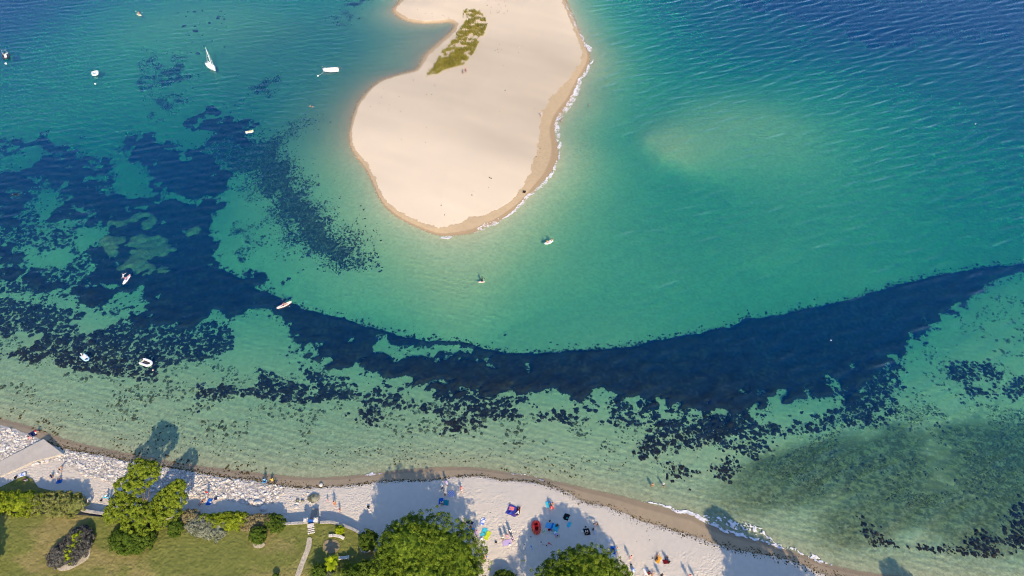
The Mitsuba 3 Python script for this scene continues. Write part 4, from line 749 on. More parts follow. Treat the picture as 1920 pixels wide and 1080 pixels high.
rosette('feathery palm at the lower end of the gravel path', 592, 1070, ZL, 14, 1.9, 174, 'palm', 1.0, 1.2)
rosette('feathery palm touching the left rim of the huge pine', 694, 1080, ZL, 13, 1.8, 175, 'palm', 1.0, 1.2)
rosette('feathery palm in the middle of the flower bed at the lower edge', 636, 1085, ZL, 14, 2.2, 176, 'palm', 1.1, 2.2)
shrub('garden_shrub', 'pale silvery shrub in the flower bed at the lower edge', 612, 1082, 1.2, 0.9, 1.1, 'm_silver', 70, 0.3, 44, 0.12, 177)
shrub('garden_shrub', 'dark shrub between banana palm and white garden bench', 600, 1075, 1.0, 1.2, 2.4, 'm_shrub', 90, 0.32, 44, 0.13, 178)
shrub('garden_shrub', 'dark shrub behind the white garden bench', 660, 1082, 1.5, 1.2, 2.6, 'm_shrub', 110, 0.32, 44, 0.13, 179)
shrub('garden_shrub', 'dark shrub under the left rim of the huge pine', 684, 1066, 1.0, 1.2, 2.2, 'm_shrub', 80, 0.32, 44, 0.13, 180)
shrub('garden_shrub', 'small dark green shrub at the foot of the huge pine, on the sand', 945, 1086, 1.8, 1.2, 1.6, 'm_shrub', 80, 0.36, 44, 0.14, 181, z=1.6)
shrub('garden_shrub', 'tiny dark bush at the lower edge of the lawn', 518, 1082, 0.5, 0.5, 0.9, 'm_shrub', 30, 0.22, 40, 0.11, 182)
# trees just outside the frame whose shade falls into it
ox, oy = ground(960, 1140, 6)
rosette('fan of palm leaves shading the sand below the red dinghy', 1006, 1165, 1.8, 15, 2.8, 183, 'palm', 1.1, 7.0)
tree('conifer beside the left end of the lawn', (*ground(-30, 1085, ZL), ZL), [(*ground(-30, 1085, ZL), ZL + 3.4, 2.0, 2.0, 3.0), (*ground(-30, 1085, ZL), ZL + 6.0, 1.1, 1.1, 2.0)], 'm_shrub', 160, 0.4, 46, 0.16, 191, 0.2, name='conifer')
tree('row pine behind the right part of the beach', (46, 34, 2), [(46, 35.5, 9.3, 5.0, 4.2, 2.8), (42.5, 36.5, 8.6, 3.0, 3.0, 2.0), (50.0, 35.5, 8.4, 3.4, 3.2, 2.2)], 'm_pine', 420, 0.5, 50, 0.15, 192, 0.35)
tree('taller row pine behind the right part of the beach', (43.2, 36.0, 2), [(43.2, 36.6, 13.6, 2.3, 2.2, 1.8), (45.0, 36.2, 12.4, 2.0, 2.0, 1.5), (41.8, 37.0, 12.2, 1.5, 1.5, 1.2)], 'm_pine', 200, 0.5, 44, 0.15, 193, 0.3)
tree('third row pine behind the far right of the beach', (68.5, 35, 2), [(68.5, 35.5, 8.0, 2.0, 2.0, 1.8), (69.6, 35.2, 9.2, 1.0, 1.0, 1.0)], 'm_pine', 90, 0.45, 46, 0.15, 194, 0.2)

# ---------------------------------------------------------------- people: a jointed body as one skin, clothes and hair follow it
def unit(v): v = np.asarray(v, float); return v / np.linalg.norm(v)
_sph = {}
def sph(r, c):
    k = round(float(r), 4)
    if k not in _sph: _sph[k] = m3.Manifold.sphere(k, 12 if k > .03 else 6)
    return _sph[k].translate([float(x) for x in c])
def bone(a, ra, b, rb): return m3.Manifold.batch_hull([sph(ra, a), sph(rb, b)])
SHAPES = {}
def figure(kind):
    """joint chains for one pose (x right, y forward, z up, about 1.72 m tall), skin + cloth zones + hair"""
    if kind in SHAPES: return SHAPES[kind]
    q = dict(pz=0.90, torso=(0, 0, 1), head=(0, 0.05, 1), thL=(-.05, .03, -1), thR=(.05, .03, -1), shL=(0, -.03, -1), shR=(0, -.03, -1), ft=(0, 1, -.05), uaL=(-.28, .0, -1), uaR=(.28, .0, -1), faL=(-.08, .25, -1), faR=(.08, .25, -1), fwd=(0, 1, 0))
    q.update({
        'stand': {},
        'walk': dict(pz=0.87, thL=(-.03, .42, -1), shL=(0, -.02, -1), thR=(.03, -.22, -1), shR=(0, -.5, -1), uaL=(-.2, -.35, -1), uaR=(.2, .35, -1), faR=(.05, .55, -1)),
        'look_down': dict(torso=(0, .22, 1), head=(0, .45, 1), uaL=(-.25, .35, -1), uaR=(.25, .35, -1), faL=(.2, .8, -.6), faR=(-.2, .8, -.6)),
        'bend': dict(pz=0.86, torso=(0, 1, .35), head=(0, 1, .05), thL=(-.1, .12, -1), thR=(.1, .12, -1), shL=(0, -.2, -1), shR=(0, -.2, -1), uaL=(-.1, .3, -1), uaR=(.1, .3, -1), faL=(0, .3, -1), faR=(0, .3, -1)),
        'sit': dict(pz=0.13, torso=(0, -.28, 1), head=(0, .1, 1), thL=(-.16, 1, .32), thR=(.16, 1, .32), shL=(-.02, 1, -.42), shR=(.02, 1, -.42), ft=(0, .4, .9), uaL=(-.4, -.4, -1), uaR=(.4, -.4, -1), faL=(-.1, -.05, -1), faR=(.1, -.05, -1)),
        'sit_hug': dict(pz=0.13, torso=(0, .22, 1), head=(0, .3, 1), thL=(-.16, .75, .72), thR=(.16, .75, .72), shL=(0, .35, -1), shR=(0, .35, -1), uaL=(-.15, .8, -.6), uaR=(.15, .8, -.6), faL=(.45, .8, -.1), faR=(-.45, .8, -.1)),
        'kneel': dict(pz=0.42, torso=(0, .45, 1), head=(0, .6, 1), thL=(-.18, .45, -.9), thR=(.18, .45, -.9), shL=(0, -1, -.05), shR=(0, -1, -.05), ft=(0, -1, -.1), uaL=(-.2, .6, -.8), uaR=(.2, .6, -.8), faL=(.1, .7, -.7), faR=(-.1, .7, -.7)),
        'lie_back': dict(pz=0.13, torso=(0, -1, .02), head=(0, -1, .1), thL=(-.12, 1, .02), thR=(.12, 1, .30), shL=(-.02, 1, -.05), shR=(0, 1, -.36), ft=(0, .35, 1), uaL=(-.45, .9, -.06), uaR=(.45, .9, -.06), faL=(0, 1, -.03), faR=(-.3, 1, .3), fwd=(0, 0, 1)),
        'lie_front': dict(pz=0.13, torso=(0, 1, .08), head=(0, 1, .35), thL=(-.1, -1, 0), thR=(.1, -1, 0), shL=(-.02, -1, .02), shR=(.02, -1, .02), ft=(0, -1, -.2), uaL=(-.7, .55, -.25), uaR=(.7, .55, -.25), faL=(.6, .8, -.05), faR=(-.6, .8, -.05), fwd=(0, .3, -1)),
        'paddle': dict(pz=0.16, torso=(0, -.05, 1), head=(0, .12, 1), thL=(-.22, 1, .35), thR=(.22, 1, .35), shL=(.05, 1, -.5), shR=(-.05, 1, -.5), ft=(0, .4, .9), uaL=(-.55, .55, -.6), uaR=(.55, .55, -.45), faL=(-.15, 1, .05), faR=(.1, 1, .25)),
        'paddle_kneel': dict(pz=0.40, torso=(0, .3, 1), head=(0, .3, 1), thL=(-.2, .4, -.9), thR=(.2, .4, -.9), shL=(0, -1, -.05), shR=(0, -1, -.05), ft=(0, -1, -.1), uaL=(-.4, .75, -.5), uaR=(.35, .75, -.2), faL=(.3, 1, -.3), faR=(-.3, 1, .1)),
        'swim': dict(pz=0.0, torso=(0, 1, .12), head=(0, 1, .55), thL=(-.14, -1, -.05), thR=(.14, -1, .0), shL=(-.1, -1, -.1), shR=(.1, -1, .05), ft=(0, -1, 0), uaL=(-.5, .9, .02), uaR=(.75, .5, 0.05), faL=(.1, 1, -.05), faR=(.6, .6, 0), fwd=(0, .3, -1)),
    }[kind])
    up, fwd = unit(q['torso']), np.array(q['fwd'], float); fwd = unit(fwd - up * (fwd @ up)) if abs(unit(fwd) @ up) < .98 else unit([0, -1, .2]); side = np.array([1.0, 0, 0])
    pel = np.array([0, 0, q['pz']]); spine, chest = pel + up * .20, pel + up * .40; neck = pel + up * .53; hd = unit(q['head']); head = neck + hd * .145; J = {}
    parts = []; bones = []
    def B(zone, a, ra, b, rb): parts.append(bone(a, ra, b, rb)); bones.append((zone, np.array(a), np.array(b)))
    hipw, shw = .095, .175
    B('hip', pel - side * .07, .115, pel + side * .07, .115); B('belly', pel, .118, spine, .110); B('belly', spine - side * .03, .105, chest - side * .06, .118); B('belly', spine + side * .03, .105, chest + side * .06, .118)
    B('chest', chest - side * .06, .118, neck - side * .10 - up * .05, .075); B('chest', chest + side * .06, .118, neck + side * .10 - up * .05, .075); B('neck', neck - up * .03, .062, head - hd * .05, .056)
    parts.append(m3.Manifold.batch_hull([sph(.088, head + hd * .03), sph(.062, head - hd * .065 + fwd * .035), sph(.08, head + hd * .02 - fwd * .025)])); bones.append(('head', head - hd * .06, head + hd * .06))
    hf = unit(fwd - hd * (fwd @ hd)); parts.append(bone(head + hf * .085 + hd * .0, .012, head + hf * .097 - hd * .025, .015))
    for s in (-1, 1): parts.append(bone(head + side * s * .083 + hd * .015, .014, head + side * s * .083 - hd * .02, .012))
    ends = {}
    for s, L in ((-1, 'L'), (1, 'R')):
        hip = pel + side * s * hipw - up * .03; knee = hip + unit(q['th' + L]) * .42; ank = knee + unit(q['sh' + L]) * .40
        B('thigh', hip, .092, knee, .055); B('shin', knee, .056, (knee * .6 + ank * .4), .056); B('shin', (knee * .6 + ank * .4), .056, ank, .036)
        ft = unit(q['ft']); B('foot', ank - ft * .04, .034, ank + ft * .15, .026)
        sh = neck + side * s * shw - up * .055; el = sh + unit(q['ua' + L]) * .28; wr = el + unit(q['fa' + L]) * .245
        B('chest', neck + side * s * .10 - up * .05, .07, sh, .058); B('arm', sh, .055, el, .041); B('fore', el, .041, wr, .028)
        d = unit(q['fa' + L]); across = unit(np.cross(d, fwd + [0, .1, .3])); palm = unit(np.cross(across, d)); ph = wr + d * .07
        parts.append(m3.Manifold.batch_hull([sph(.022, wr), sph(.015, ph + across * .026), sph(.015, ph - across * .026)])); bones.append(('hand', wr, ph))
        for k, (o, ln) in enumerate(((-.030, .060), (-.010, .072), (.010, .068), (.030, .052))):
            r0 = ph + across * o; m_ = r0 + d * ln * .55 + palm * .010; e_ = m_ + d * ln * .45 + palm * .024; parts += [bone(r0, .0095, m_, .009), bone(m_, .009, e_, .008)]
        t0 = wr + d * .025 - across * .022 * s; parts += [bone(t0, .013, t0 - across * .035 * s + d * .03, .011), bone(t0 - across * .035 * s + d * .03, .011, t0 - across * .04 * s + d * .065, .009)]
        ends['wr' + L] = ph
    body = m3.Manifold.batch_boolean(parts, m3.OpType.Add).refine_to_length(0.085).to_mesh()
    m = trimesh.Trimesh(body.vert_properties[:, :3], body.tri_verts, process=True); m = trimesh.smoothing.filter_taubin(m, iterations=4)
    low = m.vertices[:, 2].min(); sh_ = np.array([0, 0, -low if kind != 'swim' else 0.0]); m.vertices += sh_
    A = np.array([b[1] for b in bones]) + sh_; E = np.array([b[2] for b in bones]) + sh_; zn = np.array([b[0] for b in bones])
    c = m.triangles_center; ab = E - A; t = np.clip(((c[:, None] - A) * ab).sum(-1) / ((ab ** 2).sum(-1) + 1e-9), 0, 1); d = np.linalg.norm(c[:, None] - (A + ab * t[..., None]), axis=-1)
    w = d.argmin(1); zone = zn[w]; frac = t[np.arange(len(c)), w]
    def clothes(test, off):
        f = m.faces[test]; u_, inv = np.unique(f, return_inverse=True); v = m.vertices[u_] + m.vertex_normals[u_] * off; return trimesh.Trimesh(v, inv.reshape(-1, 3), process=False)
    top = clothes(np.isin(zone, ['chest', 'belly']) | ((zone == 'arm') & (frac < .55)), .014); shorts = clothes((zone == 'hip') | ((zone == 'thigh') & (frac < .55)), .018)
    suit = clothes(np.isin(zone, ['chest', 'belly', 'hip']), .009); trunks = clothes((zone == 'hip') | ((zone == 'thigh') & (frac < .22)), .011); wet = clothes(~np.isin(zone, ['head', 'neck', 'hand', 'foot']), .008)
    trousers = clothes(np.isin(zone, ['hip', 'thigh']) | ((zone == 'shin') & (frac < .8)), .016)
    hc = head + sh_; h = m3.Manifold.batch_hull([sph(.095, hc + hd * .04), sph(.088, hc + hd * .01 - hf * .03), sph(.06, hc - hd * .05 - hf * .05)]).refine_to_length(.06).to_mesh()
    hm = trimesh.Trimesh(h.vert_properties[:, :3], h.tri_verts, process=False); face = ((hm.vertices - hc) @ hf > .055) & ((hm.vertices - hc) @ hd < .06); hm.update_faces(~face[hm.faces].any(1))
    h2 = m3.Manifold.batch_hull([sph(.07, hc - hd * .05 - hf * .05), sph(.05, hc - hd * .2 - hf * .075)]).to_mesh(); lg = join(hm, trimesh.Trimesh(h2.vert_properties[:, :3], h2.tri_verts, process=False))
    brim = trimesh.creation.cylinder(radius=.19, height=.02, sections=20); crown = trimesh.creation.icosphere(2, .108); crown.vertices[:, 2] *= .75; hat = join(brim, crown)
    R = trimesh.geometry.align_vectors([0, 0, 1], hd); hat.apply_transform(R); hat.apply_translation(hc + hd * .05)
    eye = [ball(.012, 1, hc + hf * .082 + hd * .012 + side * s * .032) for s in (-1, 1)]
    P = lambda x, sm=True: mikit.ply(x, smooth=sm)
    SHAPES[kind] = dict(body=P(m), shirt=P(top), shorts=P(shorts), swimsuit=P(suit), trunks=P(trunks), wetsuit=P(wet), trousers=P(trousers), hair=P(hm), long_hair=P(lg), sun_hat=P(hat, 40), eyes=[P(e) for e in eye], hands={k: v + sh_ for k, v in ends.items()}, head=hc)
    return SHAPES[kind]
SKIN = [(0.46, 0.26, 0.17), (0.38, 0.20, 0.125), (0.52, 0.33, 0.23), (0.28, 0.15, 0.09)]
HAIR = {'dark': (0.02, 0.014, 0.010), 'brown': (0.07, 0.04, 0.022), 'fair': (0.32, 0.22, 0.10), 'grey': (0.3, 0.29, 0.28)}
C = dict(white=(.75, .75, .74), black=(.018, .018, .022), navy=(.02, .03, .10), blue=(.02, .12, .50), sky=(.12, .42, .70), red=(.55, .025, .03), orange=(.72, .20, .08), pink=(.70, .28, .34), lilac=(.48, .40, .68), teal=(.02, .25, .30), cyan=(.05, .50, .66), lime=(.55, .66, .04), grey=(.22, .22, .23), coral=(.75, .22, .20), green=(.05, .25, .08), yellow=(.75, .55, .05), brown=(.10, .06, .04), tan=(.45, .32, .2), amber=(.78, .36, .02), wine=(.13, .012, .02))
def person(label, u, v, kind, deg, wear, skin=0, hair='brown', style='hair', s=1.0, lift=0.0, z=None, xy=None, group=None, yaw3=None):
    F = figure(kind)
    if xy is None: x, y, zz = at(u, v)
    else: x, y = xy; zz = float(zt(x, y))
    zz = zz if z is None else z
    M = pose(x, y, zz + lift, deg, s); k = new('person', label, 'person', group)
    part(k, 'body', F['body'], col(*SKIN[skin]), M=M)
    if hair: part(k, 'hair', F['long_hair' if style == 'long' else 'hair'], col(*HAIR[hair]), M=M)
    for e in F['eyes']: part(k, 'eye', e, col(.03, .02, .02), M=M)
    for what, c in wear: part(k, what, F[what], col(*C[c]), M=M)
    return k, x, y, zz + lift, F

# ---------------------------------------------------------------- boats and boards
def heading(stern, bow, z=0.0):
    a, b = ground(*stern, z), ground(*bow, z); d = b - a; c = (a + b) / 2
    return c[0], c[1], math.degrees(math.atan2(-d[0], d[1])), float(np.hypot(*d))
def grid_mesh(G, close=True, cap=True):
    """rings of points (n, m, 3) to a skin, rings closed, both ends capped by fans"""
    n, m = G.shape[:2]; i, j = np.meshgrid(np.arange(n - 1), np.arange(m if close else m - 1), indexing='ij'); j2 = (j + 1) % m
    q = np.stack([i * m + j, i * m + j2, (i + 1) * m + j2, (i + 1) * m + j], -1).reshape(-1, 4); f = np.vstack([q[:, [0, 1, 2]], q[:, [0, 2, 3]]]); v = G.reshape(-1, 3)
    if cap:
        k = np.arange(m); k2 = (k + 1) % m; N = len(v); v = np.vstack([v, G[0].mean(0), G[-1].mean(0)]); e = (n - 1) * m
        f = np.vstack([f, np.stack([k2, k, k * 0 + N], 1), np.stack([e + k, e + k2, k * 0 + N + 1], 1)])
    t = trimesh.Trimesh(v, f, process=False); trimesh.repair.fix_normals(t); return t
def half_beam(t, B, stern=0.82, full=0.38): return B / 2 * np.where(t < full, stern + (1 - stern) * np.sin(np.pi / 2 * t / full), np.clip(1 - np.clip((t - full) / (1 - full), 0, 1) ** 2.2, 0, 1) ** 0.85 + 0.02)
def decked_hull(L, B, fb, draft, n=26):
    ts = np.linspace(0, 1, n); R = []
    for t in ts:
        b = float(half_beam(t, B, 0.72)); z1 = fb * (0.95 + 0.30 * t * t); dk = draft * (1 - t ** 3) + 0.02; y = (t - 0.5) * L * (1.0)
        a = np.linspace(-1, 1, 15); ox = b * np.sign(a) * np.abs(a) ** 0.6; oz = -dk + (z1 + dk) * np.abs(a) ** 2.2
        dx = np.linspace(1, -1, 9)[1:-1]; R.append(np.vstack([np.stack([ox, np.full(15, y) + 0.16 * (oz / fb) * t, oz], 1), np.stack([dx * b, np.full(7, y) + 0.16 * t, z1 + 0.06 * B * (1 - dx ** 2)], 1)]))
    return grid_mesh(np.array(R))
def open_hull(L, B, fb, draft, floor, wall=0.07, n=24):
    R = []
    for t in np.linspace(0, 1, n):
        b = float(half_beam(t, B)) + 0.01; z1 = fb * (0.95 + 0.35 * t * t); dk = draft * (1 - t ** 3) + 0.02; y = (t - 0.5) * L; a = np.linspace(-1, 1, 13)
        ox = b * np.sign(a) * np.abs(a) ** 0.55; oz = -dk + (z1 + dk) * np.abs(a) ** 2.2; bi = max(b - wall, 0.012); fl = min(floor + max(0, t - .8) * 1.2, z1 - .02); c = a[::-1]
        R.append(np.vstack([np.stack([ox, np.full(13, y) + 0.2 * (oz / fb) * t, oz], 1), np.stack([bi * np.sign(c) * np.abs(c) ** 0.45, np.full(13, y) + 0.12 * t, fl + (z1 - fl) * np.abs(c) ** 3], 1)]))
    return grid_mesh(np.array(R))
def board(L, W, thick=0.12, tail=0.6, z=0.02, n=26):
    R = []
    for t in np.linspace(0, 1, n):
        w = W / 2 * (np.clip(1 - abs(2 * t - 0.95) ** 2.6, 0, 1) ** 0.6) + 0.012; y = (t - 0.5) * L; rock = 0.10 * max(0, t - 0.75) ** 2 * 16 * 0.6; a = np.linspace(0, 2 * np.pi, 14, endpoint=False)
        R.append(np.stack([w * np.cos(a), np.full(14, y), z + thick / 2 + rock + thick / 2 * np.sign(np.sin(a)) * np.abs(np.sin(a)) ** 0.6], 1))
    return grid_mesh(np.array(R))
def ring_path(L, W, p=2.0, n=44):
    a = np.linspace(0, 2 * np.pi, n); return np.stack([W / 2 * np.sign(np.cos(a)) * np.abs(np.cos(a)) ** (2 / p), L / 2 * np.sign(np.sin(a)) * np.abs(np.sin(a)) ** (2 / p), 0 * a], -1)
def u_path(L, W, r, rise=0.12, n=15):
    a = np.linspace(0, np.pi, n); bow = np.stack([-(W / 2 - r) * np.cos(a), L / 2 - r - (L * .42) + (L * .42) * np.sin(a) ** 0.8, rise * np.sin(a) ** 2], 1)
    st = lambda s: np.stack([np.full(5, s * (W / 2 - r)), np.linspace(-L / 2, bow[0, 1] - .1, 5), np.zeros(5)], 1)
    return np.vstack([st(-1), bow, st(1)[::-1]])
def dinghy(label, stern, bow, W, r, tube_c, floor_c, extra=True, L=None, motor=None, name='inflatable_dinghy', seat=None):
    x, y, deg, Lm = heading(stern, bow, 0.2); L = L or Lm; k = new(name, label, 'boat'); M = pose(x, y, 0.02, deg)
    P = u_path(L, W, r); rr = np.full(len(P), r); rr[0] = rr[-1] = r * 0.35; rr[1] = rr[-2] = r * .92
    part(k, 'tube', tube(P + [0, 0, r * 0.8], rr, 12), tube_c, True, M)
    fl = Polygon(np.vstack([P[2:-2, :2]])).buffer(-r * 0.2); part(k, 'floor', prism(fl, 0.05, 0.13), floor_c, M=M)
    part(k, 'transom', box(W - 2.4 * r, 0.06, r * 1.8, 0, -L / 2 + 0.30 * L * .5, r * 0.95, 0.015), col(.62, .62, .6), M=M)
    if seat: part(k, 'seat', box(W - 1.7 * r, 0.26, 0.05, 0, 0.02, r * 1.7, 0.02), seat, M=M)
    if motor:
        yb = -L / 2 + 0.10 * L; part(k, 'outboard', join(box(.24, .34, .34, 0, yb - .1, r * 2.6, .07), box(.10, .14, .6, 0, yb - .12, r * 1.1, .03), box(.16, .3, .03, 0, yb - .16, -.12, .012)), motor, M=M)
    return k, x, y, deg, L
GREYF = col(.16, .16, .17)
# sailboat
x, y, deg, L = heading((389, 121.5), (404.5, 133.5)); L = 5.6; M = pose(x, y, 0, deg)
k = new('sailboat', 'white sailing boat with bare mast at anchor, bow towards the camera', 'sailboat')
part(k, 'hull', decked_hull(L, 2.1, 0.75, 0.35), WHITE, 40, M)
R = [np.array([(a * w, yy, zz) for a, zz in ((-1, .78), (-.92, 1.08), (-.5, 1.16), (.5, 1.16), (.92, 1.08), (1, .78))]) for yy, w in ((-.9, .62), (.2, .62), (1.0, .45), (1.35, .25))]
cb = part(k, 'cabin', grid_mesh(np.array(R)), WHITE, 30, M); part(cb, 'hatch', box(.5, .5, .06, 0, .55, 1.18, .02), col(.1, .11, .13), M=M)
for s in (-1, 1): part(cb, 'window', box(.03, .8, .12, s * .60, -.3, .98, .012), col(.03, .04, .05, .1), M=M)
part(k, 'cockpit_floor', box(1.0, 1.3, .05, 0, -1.75, .80, .02), col(.55, .55, .54), M=M)
for s in (-1, 1): part(k, 'cockpit_bench', box(.28, 1.3, .16, s * .62, -1.75, .86, .03), WHITE, M=M)
ALU = col(.70, .71, .72, .3)
part(k, 'mast', tube([(0, .75, 1.1), (0, .70, 4.2), (0, .60, 7.6)], [.12, .11, .07], 10), ALU, True, M)
part(k, 'boom', tube([(0, .62, 1.75), (0, -1.75, 1.85)], .05, 8), ALU, True, M)
part(k, 'furled_sail', tube([(0, .5, 1.86), (0, -.4, 1.95), (0, -1.6, 1.96)], [.10, .13, .07], 8), col(.75, .75, .72), True, M)
for s in (-1, 1):
    part(k, 'spreader', tube([(0, .68, 4.5), (s * .62, .55, 4.5)], .035, 6), ALU, M=M); part(k, 'shroud', tube([(s * .85, .55, .85), (s * .62, .55, 4.5), (0, .62, 7.0)], .014, 5), ALU, M=M)
part(k, 'forestay', tube([(0, 2.72, 1.0), (0, .60, 7.3)], .016, 5), ALU, M=M); part(k, 'furled_jib', tube([(0, 2.6, 1.3), (0, .78, 6.6)], [.06, .03], 6), col(.75, .75, .72), True, M); part(k, 'backstay', tube([(0, -2.6, .85), (0, .60, 7.55)], .014, 5), ALU, M=M)
part(k, 'pulpit', tube([(-.5, 1.95, .95), (-.42, 2.1, 1.45), (0, 2.85, 1.5), (.42, 2.1, 1.45), (.5, 1.95, .95)], .022, 6), ALU, M=M); part(k, 'stern_rail', tube([(-.7, -2.2, .8), (-.66, -2.4, 1.3), (0, -2.6, 1.32), (.66, -2.4, 1.3), (.7, -2.2, .8)], .022, 6), ALU, M=M)
part(k, 'rudder', box(.06, .34, .9, 0, -L / 2 - .16, .22, .02), WHITE, M=M); part(k, 'outboard', join(box(.24, .3, .34, .42, -L / 2 - .15, .95, .06), box(.1, .12, .8, .42, -L / 2 - .16, .4, .03)), GREYF, M=M)
# open motor boat
x, y, deg, L = heading((634, 132.5), (608.5, 134)); L = 5.0; M = pose(x, y, 0, deg)
k = new('motor_boat', 'white open motor boat with tilted outboard, bow line running to a white buoy', 'boat')
part(k, 'hull', open_hull(L, 1.9, .72, .28, .14), WHITE, 35, M); part(k, 'transom', box(1.5, .07, .62, 0, -L / 2 + .02, .36, .02), WHITE, M=M)
part(k, 'foredeck', prism(Polygon([(-.72, .9), (.72, .9), (.5, 1.7), (.12, 2.35), (-.12, 2.35), (-.5, 1.7)]), .74, .79), WHITE, M=M)
for yy in (-1.55, -.35): part(k, 'thwart', box(1.55, .34, .06, 0, yy, .50, .02), col(.66, .65, .62), M=M)
part(k, 'console', box(.6, .42, .5, .2, .35, .52, .05), WHITE, M=M); part(k, 'windscreen', box(.56, .03, .22, .2, .55, .86, .01), col(.05, .06, .07, .1), M=M)
part(k, 'outboard', join(box(.34, .5, .36, 0, -L / 2 - .12, 1.02, .1), box(.14, .72, .16, 0, -L / 2 - .5, .82, .05)), GREYF, M=M); part(k, 'propeller', join(*[box(.05, .03, .26, 0, 0, 0, .01).apply_transform(trimesh.transformations.rotation_matrix(a, [0, 1, 0])).apply_translation([0, -L / 2 - .9, .8]) for a in (0, 2.1, 4.2)]), col(.7, .7, .68), M=M)
part(k, 'bow_rail', tube([(-.6, 1.3, .8), (-.42, 1.9, 1.1), (0, 2.6, 1.2), (.42, 1.9, 1.1), (.6, 1.3, .8)], .022, 6), ALU, M=M)
bx_, by_ = ground(596, 142)
a_, b_ = ground(608, 133, .7), ground(601, 140)
solid('mooring_line', tube([(a_[0], a_[1], .75), ((a_[0] + b_[0]) / 2, (a_[1] + b_[1]) / 2, .3), (b_[0], b_[1], .05), (bx_, by_, .08)], .03, 5), col(.6, .62, .55), label='pale mooring line from the motor boat bow to its white buoy', cat='rope')
ox, oy = ground(604.5, 126.5, .4)
k = new('oar', 'wooden oar sticking out over the bow side of the white motor boat', 'oar'); hx, hy = ground(613, 130.5, .7)
part(k, 'shaft', tube([(hx + 1.2, hy - .3, .72), (ox, oy, .78)], .035, 6), col(.30, .22, .10)); part(k, 'blade', ball(1, 2, (ox, oy, .78), (.10, .34, .02)), col(.7, .7, .66), True)
def buoy(label, u, v, r, c, name='buoy'):
    x, y = ground(u, v, r * .4); k = new(name, label, 'buoy'); part(k, 'float', ball(r, 3, (x, y, r * .35), (1, 1, .95)), c, True)
    part(k, 'eye', tube([(x + .07 * math.cos(a), y, r * 1.3 + .07 * math.sin(a)) for a in np.linspace(0, 2 * np.pi, 13)], .018, 6), col(.2, .2, .2)); return k
buoy('white mooring buoy left of the white motor boat', 596, 142, .30, WHITE)
buoy('white mooring buoy in front of the covered white boat', 178.5, 157, .28, WHITE)
buoy('white mooring buoy in front of the dark boat at the left edge', 11, 119, .36, WHITE)
buoy('pale orange round buoy in front of the white inflatable dinghy', 286.5, 694, .17, col(.80, .50, .36, .4))
buoy('tiny white buoy floating alone over the dark seagrass at the right', 1558, 638, .16, WHITE)
buoy('tiny white float alone on the open water at the far right', 1829, 232, .20, WHITE)
# dark rigid inflatable
k, x, y, deg, L = dinghy('dark navy rigid inflatable boat with white console at the left edge', (10, 99), (12, 113), 2.4, .30, col(.025, .03, .055, .5), GREYF, motor=col(.03, .03, .035, .3), name='rigid_inflatable', L=4.8)
M = pose(x, y, 0.02, deg); part(k, 'console', box(.7, .5, .8, 0, -.1, .65, .08), WHITE, M=M); part(k, 'seat', box(.8, .5, .5, 0, -.95, .45, .08), WHITE, M=M); part(k, 'windscreen', box(.66, .03, .32, 0, .16, 1.15, .01), col(.08, .1, .12, .1), M=M); part(k, 'roll_bar', tube([(-.7, -1.6, .5), (-.62, -1.65, 1.7), (.62, -1.65, 1.7), (.7, -1.6, .5)], .035, 6), WHITE, M=M); part(k, 'bow_cushion', box(.8, .7, .12, 0, 1.0, .5, .05), WHITE, M=M)
k, *_ = dinghy('small white boat with pale blue cover moored between dark boat and sailboat', (178, 133), (179, 143), 2.2, .32, WHITE, col(.45, .62, .72), motor=GREYF, L=3.3, seat=col(.5, .68, .78))
k, *_ = dinghy('white inflatable dinghy with dark grey floor afloat over green weedy shallows', (265, 676.5), (285, 684), 1.75, .25, col(.80, .80, .79, .4), col(.07, .065, .08), L=3.0, motor=GREYF)
k, x, y, deg, L = dinghy('small pale blue inflatable boat with white seat over the green shallows', (151.5, 663.5), (167.5, 677.5), 1.25, .17, col(.35, .60, .74, .4), col(.02, .05, .16), L=2.7)
M = pose(x, y, .02, deg); part(k, 'seat', box(.85, 1.15, .16, 0, -.12, .30, .07), col(.78, .74, .74), M=M); part(k, 'outboard', join(box(.2, .3, .3, 0, -L / 2 - .02, .45, .06), box(.09, .12, .5, 0, -L / 2 - .05, .15, .02)), WHITE, M=M)
# kayaks and boards
def canoe(label, stern, bow, W, r, cs, cf, name='kayak', L=None, cat='kayak'):
    x, y, deg, Lm = heading(stern, bow, .15); L = L or Lm; k = new(name, label, cat); M = pose(x, y, .02, deg)
    p = ring_path(L - 2 * r, W - 2 * r, 1.55); p[:, 2] += r * .75 + .16 * (np.abs(p[:, 1]) / (L / 2)) ** 3; part(k, 'side_tube', tube(p, r, 10, False), cs, True, M)
    part(k, 'floor', prism(Polygon(p[:-1, :2]).buffer(-r * .1), .05, .12), cf, M=M)
    for s in (-1, 1): part(k, 'end_deck', prism(Polygon([(0, s * (L / 2 - r)), (.24, s * L * .33), (-.24, s * L * .33)]).buffer(.04), r * 1.4, r * 1.4 + .06), cs, M=M)
    return k, x, y, deg, L, M
def paddle(label, x, y, z, deg, L=2.2, tilt=12, c=(.7, .7, .68), sh=(.05, .05, .06)):
    k = new('paddle', label, 'paddle'); M = T().translate([float(x), float(y), float(z)]).rotate([0, 0, 1], float(deg)).rotate([0, 1, 0], float(tilt))
    part(k, 'shaft', tube([(-L / 2, 0, 0), (L / 2, 0, 0)], .02, 6), col(*sh), M=M)
    for s in (-1, 1): part(k, 'blade', ball(1, 2, (s * (L / 2 + .16), 0, 0), (.24, .03, .09)), col(*c), True, M)
def rot2(x, y, deg): a = math.radians(deg); return x * math.cos(a) - y * math.sin(a), x * math.sin(a) + y * math.cos(a)
